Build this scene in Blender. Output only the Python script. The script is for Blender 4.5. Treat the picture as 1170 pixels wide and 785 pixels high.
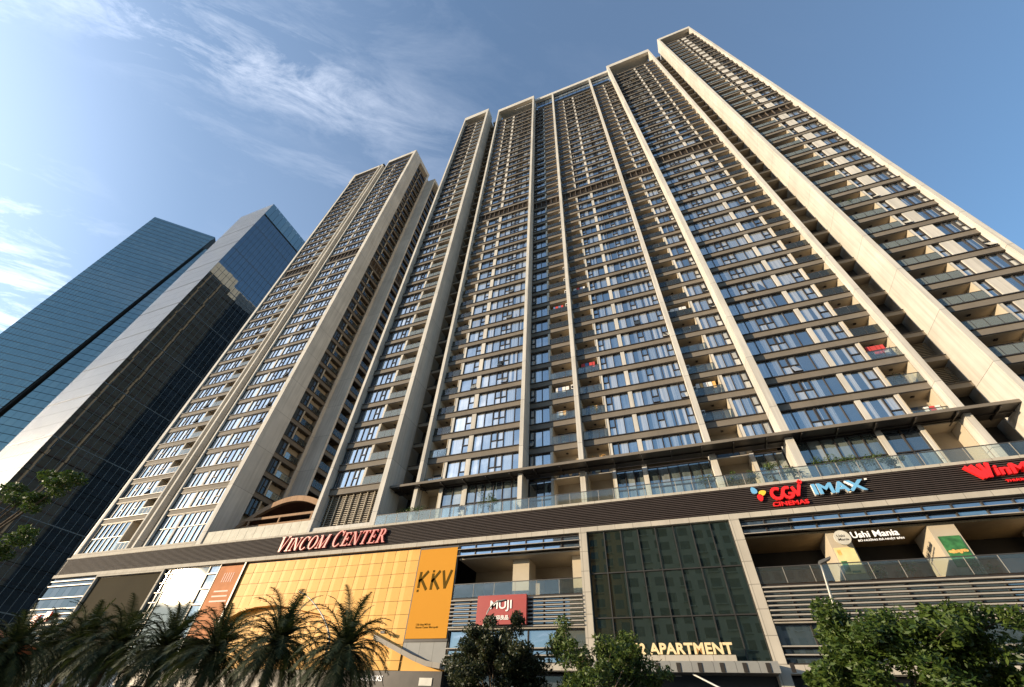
import bpy, math, random
from mathutils import Vector, Matrix
R=math.radians
scene=bpy.context.scene
for o in list(bpy.data.objects): bpy.data.objects.remove(o)
COL=scene.collection
# ------------------------------------------------------------------ camera
FPX=468.1; YAW,PIT,ROL=-.40598,.7754,.06505
def cam_axes():
    cy,sy=math.cos(YAW),math.sin(YAW); cp,sp=math.cos(PIT),math.sin(PIT); cr,sr=math.cos(ROL),math.sin(ROL)
    fwd=Vector((sy*cp,cy*cp,sp)); right=Vector((cy,-sy,0)); up=right.cross(fwd)
    return cr*right+sr*up, -sr*right+cr*up, fwd
CR,CU,CF=cam_axes(); CAMP=Vector((0,0,1.6))
cam=bpy.data.cameras.new('camera'); camo=bpy.data.objects.new('camera',cam); COL.objects.link(camo)
m=Matrix((CR,CU,-CF)).transposed().to_4x4(); m.translation=CAMP; camo.matrix_world=m
cam.sensor_width=36; cam.lens=FPX/1170*36; cam.clip_start=.1; cam.clip_end=6000
scene.camera=camo
def px(p):
    v=Vector(p)-CAMP; d=v.dot(CF)
    if d<.1: return None
    return 585+FPX*v.dot(CR)/d, 392.5-FPX*v.dot(CU)/d
# ------------------------------------------------------------------ world and sun
SUN=Vector((-.8213,-.5437,.1726)).normalized()
SUN_STRENGTH=4.4; SKY_STRENGTH=.15; EXPOSURE=.8
SUN_EL=math.asin(SUN.z); SUN_AZ=math.atan2(SUN.x,SUN.y)
w=bpy.data.worlds.new('World'); scene.world=w; w.use_nodes=True
nt=w.node_tree; nt.nodes.clear(); N=nt.nodes.new; L=nt.links.new
out=N('ShaderNodeOutputWorld'); bg=N('ShaderNodeBackground'); sky=N('ShaderNodeTexSky')
sky.sky_type='NISHITA'; sky.sun_disc=False; sky.sun_elevation=SUN_EL; sky.sun_rotation=SUN_AZ%(2*math.pi)
sky.air_density=1.35; sky.dust_density=.0; sky.ozone_density=4.0; sky.altitude=20
bg.inputs['Strength'].default_value=SKY_STRENGTH
tc=N('ShaderNodeTexCoord')
# thin cirrus: direction projected on a high plane, stretched noise
sep=N('ShaderNodeSeparateXYZ'); L(tc.outputs['Generated'],sep.inputs[0])
mx=N('ShaderNodeMath'); mx.operation='MAXIMUM'; mx.inputs[1].default_value=.06; L(sep.outputs['Z'],mx.inputs[0])
dv=N('ShaderNodeVectorMath'); dv.operation='DIVIDE'; L(tc.outputs['Generated'],dv.inputs[0])
cmb=N('ShaderNodeCombineXYZ'); 
for i in range(3): L(mx.outputs[0],cmb.inputs[i])
L(cmb.outputs[0],dv.inputs[1])
mr_=N('ShaderNodeMapping'); mr_.inputs['Rotation'].default_value=(0,0,R(-40)); L(dv.outputs[0],mr_.inputs[0])
mp=N('ShaderNodeMapping'); mp.inputs['Scale'].default_value=(1.5,4.2,1); L(mr_.outputs[0],mp.inputs[0])
sv=N('ShaderNodeSeparateXYZ'); L(mr_.outputs[0],sv.inputs[0])
def wm_(op,a,b=None):
    x=N('ShaderNodeMath'); x.operation=op
    for i,v in enumerate((a,b)):
        if v is None: continue
        if isinstance(v,(int,float)): x.inputs[i].default_value=v
        else: L(v,x.inputs[i])
    return x.outputs[0]
vv=wm_('DIVIDE',wm_('SUBTRACT',sv.outputs['Y'],.385),.085); uu=wm_('DIVIDE',wm_('SUBTRACT',sv.outputs['X'],-.50),.30)
wisp=wm_('EXPONENT',wm_('MULTIPLY',wm_('ADD',wm_('MULTIPLY',vv,vv),wm_('MULTIPLY',uu,uu)),-1.0))
n1=N('ShaderNodeTexNoise'); n1.inputs['Scale'].default_value=1.5; n1.inputs['Detail'].default_value=13; n1.inputs['Roughness'].default_value=.66; n1.inputs['Distortion'].default_value=.45
L(mp.outputs[0],n1.inputs['Vector'])
mp2=N('ShaderNodeMapping'); mp2.inputs['Location'].default_value=(3.1,1.7,0); L(dv.outputs[0],mp2.inputs[0])
n2=N('ShaderNodeTexNoise'); n2.inputs['Scale'].default_value=.75; n2.inputs['Detail'].default_value=3
L(mp2.outputs[0],n2.inputs['Vector'])
r1=N('ShaderNodeValToRGB'); r1.color_ramp.elements[0].position=.49; r1.color_ramp.elements[1].position=.76; L(n1.outputs[0],r1.inputs[0])
r2=N('ShaderNodeValToRGB'); r2.color_ramp.elements[0].position=.34; r2.color_ramp.elements[1].position=.62; L(n2.outputs[0],r2.inputs[0])
mu=N('ShaderNodeMath'); mu.operation='MULTIPLY'; L(r1.outputs[0],mu.inputs[0]); L(r2.outputs[0],mu.inputs[1])
# more cirrus towards the west (where the low sun is)
wd=N('ShaderNodeVectorMath'); wd.operation='DOT_PRODUCT'; wd.inputs[1].default_value=(-.95,.0,-.15); L(tc.outputs['Generated'],wd.inputs[0])
wr=N('ShaderNodeMapRange'); wr.inputs['From Min'].default_value=-.15; wr.inputs['From Max'].default_value=.75; wr.inputs['To Min'].default_value=.08; wr.inputs['To Max'].default_value=1.0; L(wd.outputs['Value'],wr.inputs[0])
mu2=N('ShaderNodeMath'); mu2.operation='MULTIPLY'; L(mu.outputs[0],mu2.inputs[0]); L(wr.outputs[0],mu2.inputs[1])
mu3=N('ShaderNodeMath'); mu3.operation='MULTIPLY'; mu3.use_clamp=True; mu3.inputs[1].default_value=.95; L(mu2.outputs[0],mu3.inputs[0])
veil=N('ShaderNodeMapRange'); veil.inputs['From Min'].default_value=.1; veil.inputs['From Max'].default_value=1.0; veil.inputs['To Min'].default_value=.09; veil.inputs['To Max'].default_value=.34; sdv=N('ShaderNodeVectorMath'); sdv.operation='DOT_PRODUCT'; sdv.inputs[1].default_value=(-.95,-.2,-.05); L(tc.outputs['Generated'],sdv.inputs[0]); L(sdv.outputs['Value'],veil.inputs[0])
mu4=N('ShaderNodeMath'); mu4.operation='ADD'; mu4.use_clamp=True; L(mu3.outputs[0],mu4.inputs[0]); L(veil.outputs[0],mu4.inputs[1])
mixc=N('ShaderNodeMix'); mixc.data_type='RGBA'; n3=N('ShaderNodeTexNoise'); n3.inputs['Scale'].default_value=3.2; n3.inputs['Detail'].default_value=12; n3.inputs['Roughness'].default_value=.7; n3.inputs['Distortion'].default_value=.5; L(mp.outputs[0],n3.inputs['Vector'])
r3=N('ShaderNodeValToRGB'); r3.color_ramp.elements[0].position=.42; r3.color_ramp.elements[1].position=.72; L(n3.outputs[0],r3.inputs[0])
mu5=N('ShaderNodeMath'); mu5.operation='ADD'; mu5.use_clamp=True; L(wm_('MULTIPLY',wm_('MULTIPLY',wisp,r3.outputs[0]),.75),mu5.inputs[0]); L(mu4.outputs[0],mu5.inputs[1])
L(mu5.outputs[0],mixc.inputs['Factor'])
hs=N('ShaderNodeHueSaturation'); hs.inputs['Saturation'].default_value=1.08; L(sky.outputs[0],hs.inputs['Color']); L(hs.outputs[0],mixc.inputs['A'])
sd=N('ShaderNodeVectorMath'); sd.operation='DOT_PRODUCT'; sd.inputs[1].default_value=tuple(SUN); L(tc.outputs['Generated'],sd.inputs[0])
sr=N('ShaderNodeMapRange'); sr.interpolation_type='SMOOTHSTEP'; sr.inputs['From Min'].default_value=.62; sr.inputs['From Max'].default_value=1.0; sr.inputs['To Min'].default_value=1.0; sr.inputs['To Max'].default_value=3.2; L(sd.outputs['Value'],sr.inputs[0])
cs=N('ShaderNodeVectorMath'); cs.operation='SCALE'; cs.inputs[0].default_value=(4.0,4.35,5.1); L(sr.outputs[0],cs.inputs['Scale']); L(cs.outputs[0],mixc.inputs['B'])
L(mixc.outputs['Result'],bg.inputs['Color']); L(bg.outputs[0],out.inputs[0])
sl=bpy.data.lights.new('sun','SUN'); sl.energy=SUN_STRENGTH; sl.angle=R(.6); sl.color=(1,.80,.54)
so=bpy.data.objects.new('sun',sl); COL.objects.link(so); so.location=(-60,-40,60)
so.rotation_euler=SUN.to_track_quat('Z','Y').to_euler()
scene.view_settings.view_transform='Standard'; scene.view_settings.look='None'
scene.view_settings.exposure=EXPOSURE; scene.view_settings.gamma=1; scene.view_settings.use_curve_mapping=False
scene.render.engine='CYCLES'
try:
    scene.cycles.max_bounces=6; scene.cycles.transparent_max_bounces=12; scene.cycles.glossy_bounces=3
except Exception: pass
# ------------------------------------------------------------------ materials
class NT:
    def __init__(s,name):
        s.m=bpy.data.materials.new(name); s.m.use_nodes=True; s.t=s.m.node_tree; s.t.nodes.clear()
        s.out=s.n('ShaderNodeOutputMaterial')
    def n(s,t,**k):
        x=s.t.nodes.new(t)
        for a,b in k.items(): setattr(x,a,b)
        return x
    def l(s,a,b): s.t.links.new(a,b)
    def math(s,op,a,b=None,clamp=False):
        x=s.n('ShaderNodeMath',operation=op,use_clamp=clamp)
        for i,v in enumerate((a,b)):
            if v is None: continue
            if isinstance(v,(int,float)): x.inputs[i].default_value=v
            else: s.l(v,x.inputs[i])
        return x.outputs[0]
    def mix(s,f,a,b,mode='MIX'):
        x=s.n('ShaderNodeMix',data_type='RGBA',blend_type=mode)
        for nm,v in (('Factor',f),('A',a),('B',b)):
            if isinstance(v,(int,float)): x.inputs[nm].default_value=v
            elif isinstance(v,(tuple,list)): x.inputs[nm].default_value=tuple(v)+((1,) if len(v)==3 else ())
            else: s.l(v,x.inputs[nm])
        return x.outputs['Result']
    def pos(s):
        return s.n('ShaderNodeNewGeometry').outputs['Position']
    def noise(s,scale,detail=4,vec=None,rough=.55):
        x=s.n('ShaderNodeTexNoise'); x.inputs['Scale'].default_value=scale; x.inputs['Detail'].default_value=detail; x.inputs['Roughness'].default_value=rough
        s.l(vec if vec is not None else s.pos(),x.inputs['Vector']); return x.outputs[0]
    def ramp(s,f,pts,interp='LINEAR'):
        x=s.n('ShaderNodeValToRGB'); cr=x.color_ramp; cr.interpolation=interp
        while len(cr.elements)>len(pts): cr.elements.remove(cr.elements[-1])
        while len(cr.elements)<len(pts): cr.elements.new(1)
        for e,(p,c) in zip(cr.elements,pts):
            e.position=p; e.color=tuple(c)+((1,) if len(c)==3 else ())
        s.l(f,x.inputs[0]); return x.outputs[0]
def col3(c): return (c[0],c[1],c[2],1)
def principled(name,c,rough=.6,metal=0,var=.12,nscale=1.5,streak=0,joint=None,spec=.5,bump=0,emit=None):
    t=NT(name); b=t.n('ShaderNodeBsdfPrincipled'); t.l(b.outputs[0],t.out.inputs[0])
    b.inputs['Roughness'].default_value=rough; b.inputs['Metallic'].default_value=metal; b.inputs['Specular IOR Level'].default_value=spec
    cc=col3(c); f=t.noise(nscale,5)
    lo=tuple(x*(1-var) for x in c); hi=tuple(min(1,x*(1+var)) for x in c)
    o=t.ramp(f,[(.3,lo),(.7,hi)])
    if streak:
        mpn=t.n('ShaderNodeMapping'); mpn.inputs['Scale'].default_value=(3,3,.12); t.l(t.pos(),mpn.inputs[0])
        f2=t.noise(1.0,4,mpn.outputs[0]); s2=t.ramp(f2,[(.42,(1,1,1)),(.75,(1-streak,)*3)]); o=t.mix(1.0,o,s2,'MULTIPLY')
    if joint:
        hz,wx,d=joint  # z spacing, horizontal spacing, darkness
        sp=t.n('ShaderNodeSeparateXYZ'); t.l(t.pos(),sp.inputs[0])
        a=t.math('FRACT',t.math('DIVIDE',sp.outputs['Z'],hz)); la=t.math('LESS_THAN',a,.045/hz)
        cell=t.math('FLOOR',t.math('DIVIDE',sp.outputs['Z'],hz))
        if wx:
            hx=t.math('ADD',sp.outputs['X'],sp.outputs['Y']); bq=t.math('FRACT',t.math('DIVIDE',hx,wx)); lb=t.math('LESS_THAN',bq,.035/wx)
            la=t.math('MAXIMUM',la,lb)
            cell=t.math('ADD',cell,t.math('MULTIPLY',t.math('FLOOR',t.math('DIVIDE',hx,wx)),17.3))
        wn=t.n('ShaderNodeTexWhiteNoise',noise_dimensions='1D'); t.l(cell,wn.inputs['W'])
        tone=t.math('ADD',t.math('MULTIPLY',wn.outputs['Value'],.10),.93); 
        cmb=t.n('ShaderNodeCombineXYZ'); [t.l(tone,cmb.inputs[i]) for i in range(3)]
        o=t.mix(1.0,o,cmb.outputs[0],'MULTIPLY')
        o=t.mix(t.math('MULTIPLY',la,d),o,tuple(x*.25 for x in c))
    t.l(o,b.inputs['Base Color'])
    if bump:
        bn=t.n('ShaderNodeBump'); bn.inputs['Strength'].default_value=bump; bn.inputs['Distance'].default_value=.02; t.l(t.noise(12,4),bn.inputs['Height']); t.l(bn.outputs[0],b.inputs['Normal'])
    if emit:
        b.inputs['Emission Color'].default_value=col3(emit[0]); b.inputs['Emission Strength'].default_value=emit[1]
    return t.m
def pane(name,ramp,base=.42,tint=(.93,.95,.95),rough=.02,fold=True,foldscale=22):
    """window glass: mirror reflection over the blinds, curtains or dark room behind it"""
    t=NT(name); g=t.n('ShaderNodeNewGeometry'); rnd=g.outputs['Random Per Island']
    c=t.ramp(rnd,ramp,'CONSTANT')
    if fold:
        sp=t.n('ShaderNodeSeparateXYZ'); t.l(g.outputs['Position'],sp.inputs[0])
        hx=t.math('ADD',t.math('ADD',sp.outputs['X'],sp.outputs['Y']),t.math('MULTIPLY',rnd,9))
        cb=t.n('ShaderNodeCombineXYZ'); t.l(hx,cb.inputs[0]); t.l(t.math('MULTIPLY',sp.outputs['Z'],.02),cb.inputs[1])
        wv=t.noise(foldscale/4,3,cb.outputs[0]); f=t.ramp(wv,[(.36,(.45,.47,.50)),(.60,(1,1,1))])  # curtain folds: their shade is painted in as darker stripes
        c=t.mix(.8,c,f,'MULTIPLY')
        # some curtains only cover part of the pane
        wv2=t.noise(.9,0,cb.outputs[0]); gap=t.math('GREATER_THAN',wv2,.60); c=t.mix(gap,c,(.03,.04,.05))
    d=t.n('ShaderNodeBsdfDiffuse'); t.l(c,d.inputs[0])
    gl=t.n('ShaderNodeBsdfGlossy'); gl.inputs['Color'].default_value=col3(tint); gl.inputs['Roughness'].default_value=rough
    fr=t.n('ShaderNodeFresnel'); fr.inputs['IOR'].default_value=1.6
    fac=t.math('ADD',t.math('MULTIPLY',fr.outputs[0],.95),base,True)
    if name=='sunlit_glass': gl.distribution='BECKMANN'
    ms=t.n('ShaderNodeMixShader'); t.l(fac,ms.inputs[0]); t.l(d.outputs[0],ms.inputs[1]); t.l(gl.outputs[0],ms.inputs[2]); t.l(ms.outputs[0],t.out.inputs[0])
    return t.m
def clearglass(name,tint=(.90,.95,.93),haze=.05):
    t=NT(name); tr=t.n('ShaderNodeBsdfTransparent'); tr.inputs[0].default_value=col3(tint)
    d=t.n('ShaderNodeBsdfDiffuse'); d.inputs[0].default_value=(.55,.62,.58,1)
    m1=t.n('ShaderNodeMixShader'); m1.inputs[0].default_value=haze; t.l(tr.outputs[0],m1.inputs[1]); t.l(d.outputs[0],m1.inputs[2])
    gl=t.n('ShaderNodeBsdfGlossy'); gl.inputs['Roughness'].default_value=.03
    fr=t.n('ShaderNodeFresnel'); fr.inputs['IOR'].default_value=1.45
    m2=t.n('ShaderNodeMixShader'); t.l(t.math('ADD',fr.outputs[0],.03,True),m2.inputs[0]); t.l(m1.outputs[0],m2.inputs[1]); t.l(gl.outputs[0],m2.inputs[2]); t.l(m2.outputs[0],t.out.inputs[0])
    return t.m
def leafmat(name,c1,c2,rough=.5):
    t=NT(name); g=t.n('ShaderNodeNewGeometry'); c=t.ramp(g.outputs['Random Per Island'],[(0,c1),(1,c2)])
    b=t.n('ShaderNodeBsdfPrincipled'); b.inputs['Roughness'].default_value=rough; t.l(c,b.inputs['Base Color'])
    tl=t.n('ShaderNodeBsdfTranslucent'); t.l(c,tl.inputs[0])
    ms=t.n('ShaderNodeMixShader'); ms.inputs[0].default_value=.3; t.l(b.outputs[0],ms.inputs[1]); t.l(tl.outputs[0],ms.inputs[2]); t.l(ms.outputs[0],t.out.inputs[0])
    return t.m
M={}
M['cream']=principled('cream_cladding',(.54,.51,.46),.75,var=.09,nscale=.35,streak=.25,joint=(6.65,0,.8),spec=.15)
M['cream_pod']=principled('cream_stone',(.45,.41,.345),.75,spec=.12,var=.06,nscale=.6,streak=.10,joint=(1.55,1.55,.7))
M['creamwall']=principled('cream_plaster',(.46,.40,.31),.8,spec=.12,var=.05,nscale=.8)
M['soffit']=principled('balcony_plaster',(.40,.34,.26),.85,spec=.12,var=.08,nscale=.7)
M['spandrel']=principled('brown_metal_band',(.175,.152,.125),.7,spec=.12,var=.10,nscale=.4,streak=.08)
M['flank']=principled('dark_glazed_flank',(.035,.04,.038),.4,var=.2,joint=(3.325,1.8,.8))
M['strip']=principled('brown_recess_panel',(.22,.185,.14),.7,spec=.12,var=.08,nscale=.5,joint=(3.325,0,.6))
M['dark']=principled('dark_bronze_metal',(.045,.038,.033),.4,metal=.3,var=.15)
M['black']=principled('black_and_painted_shade',(.02,.018,.016),.6,var=.2)  # near black put in for shade in gaps and recesses; also plain black bars
M['mech']=principled('rust_brown_louvre',(.12,.095,.072),.5,var=.15,nscale=1)
M['louvre']=principled('brown_louvre_blade',(.20,.155,.095),.45,var=.1)
M['window']=pane('window_glass',[(0,(.36,.40,.43)),(.22,(.22,.26,.31)),(.38,(.04,.06,.08)),(.52,(.50,.51,.50)),(.68,(.10,.14,.19)),(.80,(.30,.34,.38)),(.93,(.22,.19,.13))])
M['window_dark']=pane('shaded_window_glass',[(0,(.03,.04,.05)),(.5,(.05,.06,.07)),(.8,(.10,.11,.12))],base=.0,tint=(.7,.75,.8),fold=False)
M['window_hall']=pane('terrace_glass',[(0,(.10,.12,.11)),(.4,(.17,.20,.19)),(.75,(.28,.30,.28))],base=.22,fold=True,foldscale=6)
M['railglass']=clearglass('balustrade_glass')
M['railglass2']=clearglass('frosted_balustrade_glass',(.78,.84,.81),.25)
M['rail']=principled('rail_metal',(.10,.09,.08),.4,metal=.5)
M['white']=principled('white_paint',(.75,.74,.70),.4,var=.04)
M['acunit']=principled('white_steel_case',(.70,.69,.65),.4,var=.05)
M['band']=principled('charcoal_fascia',(.032,.027,.025),.45,var=.15,nscale=.5)
M['blade']=principled('fascia_blade',(.058,.045,.041),.7,var=.1,spec=.2)
M['podblade']=principled('pale_sunshade_blade',(.34,.31,.27),.6,metal=.0,spec=.2,var=.1)
M['podglass']=pane('shop_glass',[(0,(.03,.045,.05)),(.5,(.05,.07,.08)),(.8,(.10,.12,.12))],base=.22,tint=(.80,.90,1),fold=False)
M['greyglass']=pane('grey_glass',[(0,(.05,.06,.065)),(.5,(.08,.09,.10))],base=.0,tint=(.7,.8,.9),rough=.03,fold=False)
M['blueband']=pane('blue_spandrel_glass',[(0,(.06,.09,.13)),(.6,(.08,.12,.17))],base=.35,tint=(.75,.87,1),fold=False)
M['greenglass']=pane('dark_green_glass',[(0,(.012,.02,.018)),(.5,(.018,.027,.023)),(.8,(.025,.034,.028))],base=.27,tint=(.48,.60,.54),rough=.015,fold=False)
M['gold']=principled('gold_metal_panel',(.66,.355,.075),.55,metal=0,spec=.25,var=.05,nscale=.8)
M['ribbon']=principled('grey_stone_ribbon',(.27,.24,.20),.7,var=.08,joint=(99,1.6,.7))
M['grille']=principled('grey_panel',(.22,.22,.21),.6,metal=.0,var=.05,joint=(5,1.35,.8))
M['screen']=principled('led_screen_mesh',(.040,.033,.020),.9,var=.1,nscale=.3,spec=.1)
M['towerblue']=pane('tower_glass_blue',[(0,(.03,.06,.09)),(.4,(.04,.08,.12)),(.7,(.05,.10,.14)),(.9,(.09,.13,.15))],base=.38,tint=(.64,.72,.68),rough=.015,fold=False)
M['towerdark']=pane('tower_glass_dark',[(0,(.008,.014,.022)),(.5,(.012,.020,.032)),(.85,(.02,.03,.045))],base=.34,tint=(.46,.52,.56),rough=.015,fold=False)
M['towerpale']=principled('silver_fritted_glass',(.60,.61,.63),.30,metal=.5,var=.04,nscale=.1)
M['mull']=principled('mullion_metal',(.17,.19,.20),.45,metal=.3)
M['wood']=principled('timber_slats',(.14,.06,.03),.5,var=.2,nscale=2)
M['soffitwood']=principled('timber_soffit',(.30,.22,.12),.55,var=.12,nscale=1.5,joint=(50,.18,.5))
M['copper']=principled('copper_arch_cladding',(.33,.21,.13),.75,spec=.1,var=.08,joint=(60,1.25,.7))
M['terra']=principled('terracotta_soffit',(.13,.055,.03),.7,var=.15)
M['asphalt']=principled('asphalt',(.05,.05,.052),.85,var=.25,nscale=3,bump=.3)
M['pave']=principled('paving',(.30,.28,.25),.8,var=.12,nscale=1.2,joint=(99,.6,.6))
M['ground']=principled('ground_earth',(.16,.15,.12),.9,var=.2,nscale=.2)
M['line']=principled('road_paint',(.75,.75,.72),.6,var=.1,nscale=6)
M['bark']=principled('bark',(.12,.09,.06),.9,var=.35,nscale=6,bump=.8)
M['palmbark']=principled('palm_bark',(.10,.075,.05),.95,var=.4,nscale=9,bump=1)
M['leaf']=leafmat('broad_leaf',(.028,.064,.010),(.092,.135,.022))
M['leaf2']=leafmat('light_leaf',(.035,.072,.013),(.11,.15,.028))
M['leaf3']=leafmat('dark_leaf',(.018,.030,.012),(.055,.062,.02))
M['palm']=leafmat('palm_leaf',(.014,.028,.007),(.048,.060,.016),.75)
M['red']=principled('red_letter',(.72,.02,.02),.35,var=.04,emit=((.8,.02,.015),.12))
M['pink']=principled('rose_letter',(.55,.13,.11),.4,var=.05)
M['maroon']=principled('maroon_panel',(.32,.035,.03),.5,var=.05,nscale=.7)
M['blue']=principled('light_blue_letter',(.16,.42,.68),.35,var=.04)
M['yellow']=principled('yellow_letter',(.85,.55,.05),.4,var=.04)
M['offwhite']=principled('off_white_letter',(.85,.83,.78),.4,var=.03)
M['litwhite']=principled('backlit_white_letter',(.85,.83,.80),.4,var=.02,emit=((1,.97,.95),.12))
M['litgold']=principled('warm_metal_letter',(.85,.66,.38),.3,metal=.2,var=.03,emit=((1,.72,.35),.08))
M['poster']=principled('amber_poster',(.55,.25,.03),.8,spec=.1,var=.02,nscale=.3)
M['olive']=principled('olive_print',(.10,.06,.012),.9,spec=.02)
M['redposter']=principled('coral_poster',(.50,.23,.12),.9,spec=.05,var=.15,nscale=.8)
M['greenposter']=principled('green_poster',(.04,.16,.05),.5,var=.5,nscale=3)
M['yposter']=principled('pale_yellow_poster',(.72,.62,.30),.5,var=.12,nscale=2)
M['food']=principled('orange_food_print',(.75,.42,.12),.5,var=.3,nscale=8)
M['lampgrey']=principled('galvanised_steel',(.34,.33,.30),.45,metal=.4,var=.1)
M['lamphead']=principled('lamp_head_grey',(.10,.10,.10),.5)
M['pot']=principled('white_pot',(.55,.52,.44),.8,spec=.1)
M['orange']=principled('orange_fabric',(.45,.13,.04),.7)
M['teal']=principled('teal_light',(.05,.5,.45),.4,emit=((.1,.9,.75),1.0))
M['vanwhite']=principled('white_car_paint',(.72,.72,.72),.25,var=.03)
M['vanglass']=pane('car_glass',[(0,(.02,.02,.025)),(1,(.02,.02,.025))],fold=False)
M['cloth1']=principled('red_cloth',(.50,.05,.05),.9); M['cloth2']=principled('white_cloth',(.68,.66,.64),.9); M['cloth3']=principled('blue_cloth',(.10,.16,.32),.9)
M['backwall']=principled('block_render',(.42,.40,.37),.7,var=.12,nscale=.3); M['backbrown']=principled('block_brown',(.45,.24,.10),.7,var=.1)
# ------------------------------------------------------------------ mesh builder
class MB:
    def __init__(s): s.v=[]; s.f=[]; s.mi=[]; s.mats=[]
    def mid(s,m):
        if m not in s.mats: s.mats.append(m)
        return s.mats.index(m)
    def face(s,pts,m):
        b=len(s.v); s.v.extend([tuple(p) for p in pts]); s.f.append(tuple(range(b,b+len(pts)))); s.mi.append(s.mid(m))
    def hexa(s,P,m):  # 8 pts: bottom 4 ccw, top 4
        b=len(s.v); s.v.extend([tuple(p) for p in P]); k=s.mid(m)
        for q in ((3,2,1,0),(4,5,6,7),(0,1,5,4),(1,2,6,5),(2,3,7,6),(3,0,4,7)):
            s.f.append(tuple(b+i for i in q)); s.mi.append(k)
    def box(s,x0,x1,y0,y1,z0,z1,m,T=None):
        P=[(x0,y0,z0),(x1,y0,z0),(x1,y1,z0),(x0,y1,z0),(x0,y0,z1),(x1,y0,z1),(x1,y1,z1),(x0,y1,z1)]
        if T: P=[T(p) for p in P]
        s.hexa(P,m)
    def tube(s,pts,rad,m,n=8,cap=True):
        pts=[Vector(p) for p in pts]; k=s.mid(m); rings=[]
        if not isinstance(rad,(list,tuple)): rad=[rad]*len(pts)
        for i,p in enumerate(pts):
            d=(pts[min(i+1,len(pts)-1)]-pts[max(i-1,0)]).normalized()
            a=d.cross(Vector((0,0,1)) if abs(d.z)<.9 else Vector((1,0,0))).normalized(); b=d.cross(a)
            st=len(s.v)
            for j in range(n):
                an=2*math.pi*j/n; s.v.append(tuple(p+rad[i]*(math.cos(an)*a+math.sin(an)*b)))
            rings.append(st)
        for i in range(len(rings)-1):
            for j in range(n):
                s.f.append((rings[i]+j,rings[i]+(j+1)%n,rings[i+1]+(j+1)%n,rings[i+1]+j)); s.mi.append(k)
        if cap:
            s.f.append(tuple(rings[0]+j for j in range(n))[::-1]); s.mi.append(k)
            s.f.append(tuple(rings[-1]+j for j in range(n))); s.mi.append(k)
    def prism(s,poly,d,y,m,axis='y'):
        """poly in (x,z) extruded along +y from y to y+d"""
        n=len(poly); b=len(s.v); k=s.mid(m)
        s.v.extend([(p[0],y,p[1]) for p in poly]); s.v.extend([(p[0],y+d,p[1]) for p in poly])
        s.f.append(tuple(range(b,b+n))); s.mi.append(k); s.f.append(tuple(range(b+2*n-1,b+n-1,-1))); s.mi.append(k)
        for i in range(n):
            j=(i+1)%n; s.f.append((b+i,b+j,b+n+j,b+n+i)); s.mi.append(k)
    def mesh(s,name):
        me=bpy.data.meshes.new(name); me.from_pydata(s.v,[],s.f); me.update()
        for m in s.mats: me.materials.append(M[m] if isinstance(m,str) else m)
        me.polygons.foreach_set('material_index',s.mi); return me
    def build(s,name,parent=None,smooth=False,**kw):
        if not s.f: return None
        me=s.mesh(name)
        if smooth: me.polygons.foreach_set('use_smooth',[True]*len(me.polygons))
        o=bpy.data.objects.new(name,me); COL.objects.link(o)
        if parent is not None: o.parent=parent; o.matrix_parent_inverse=Matrix.Translation(parent.location).inverted() if parent.type=='EMPTY' and parent.parent is None else Matrix()
        for k,v in kw.items(): o[k]=v
        return o
def thing(name,label,cat,loc,group=None):
    o=bpy.data.objects.new(name,None); COL.objects.link(o); o.location=loc; o['label']=label; o['category']=cat
    if group: o['group']=group
    o.empty_display_size=.5
    return o
def tag(o,label,cat,group=None):
    o['label']=label; o['category']=cat
    if group: o['group']=group
    return o
def struct(o): o['kind']='structure'; return o
def B(name,m,boxes,parent=None,**kw):
    b=MB()
    for x in boxes: b.box(*x,m) if len(x)==6 else b.box(*x)
    return b.build(name,parent,**kw)
# ------------------------------------------------------------------ ground
S=lambda n,b,m:struct(B(n,m,[b]))
S('ground',(-2500,2500,-2500,2500,-.5,-.02),'ground')
S('pavement',(-260,120,30,140,-.3,.12),'pave')
S('road',(-260,120,2.6,24.0,-.3,.0),'asphalt')
S('kerb',(-260,120,24.0,24.25,-.3,.125),'cream_pod')
S('pavement',(-260,120,24.25,30,-.3,.12),'pave')
S('pavement',(-260,120,-14,2.4,-.3,.12),'pave')
S('kerb',(-260,120,2.4,2.6,-.3,.125),'cream_pod')
mb=MB()
for i in range(-40,20): mb.box(i*6,i*6+3,13.2,13.35,-.1,.004,'line')
mb.box(-260,120,23.5,23.62,-.1,.004,'line'); mb.box(-260,120,3.0,3.12,-.1,.004,'line')
o=mb.build('road_marking'); struct(o)
S('pavement',(-260,120,-200,-14,-.3,.0),'asphalt')
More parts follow.
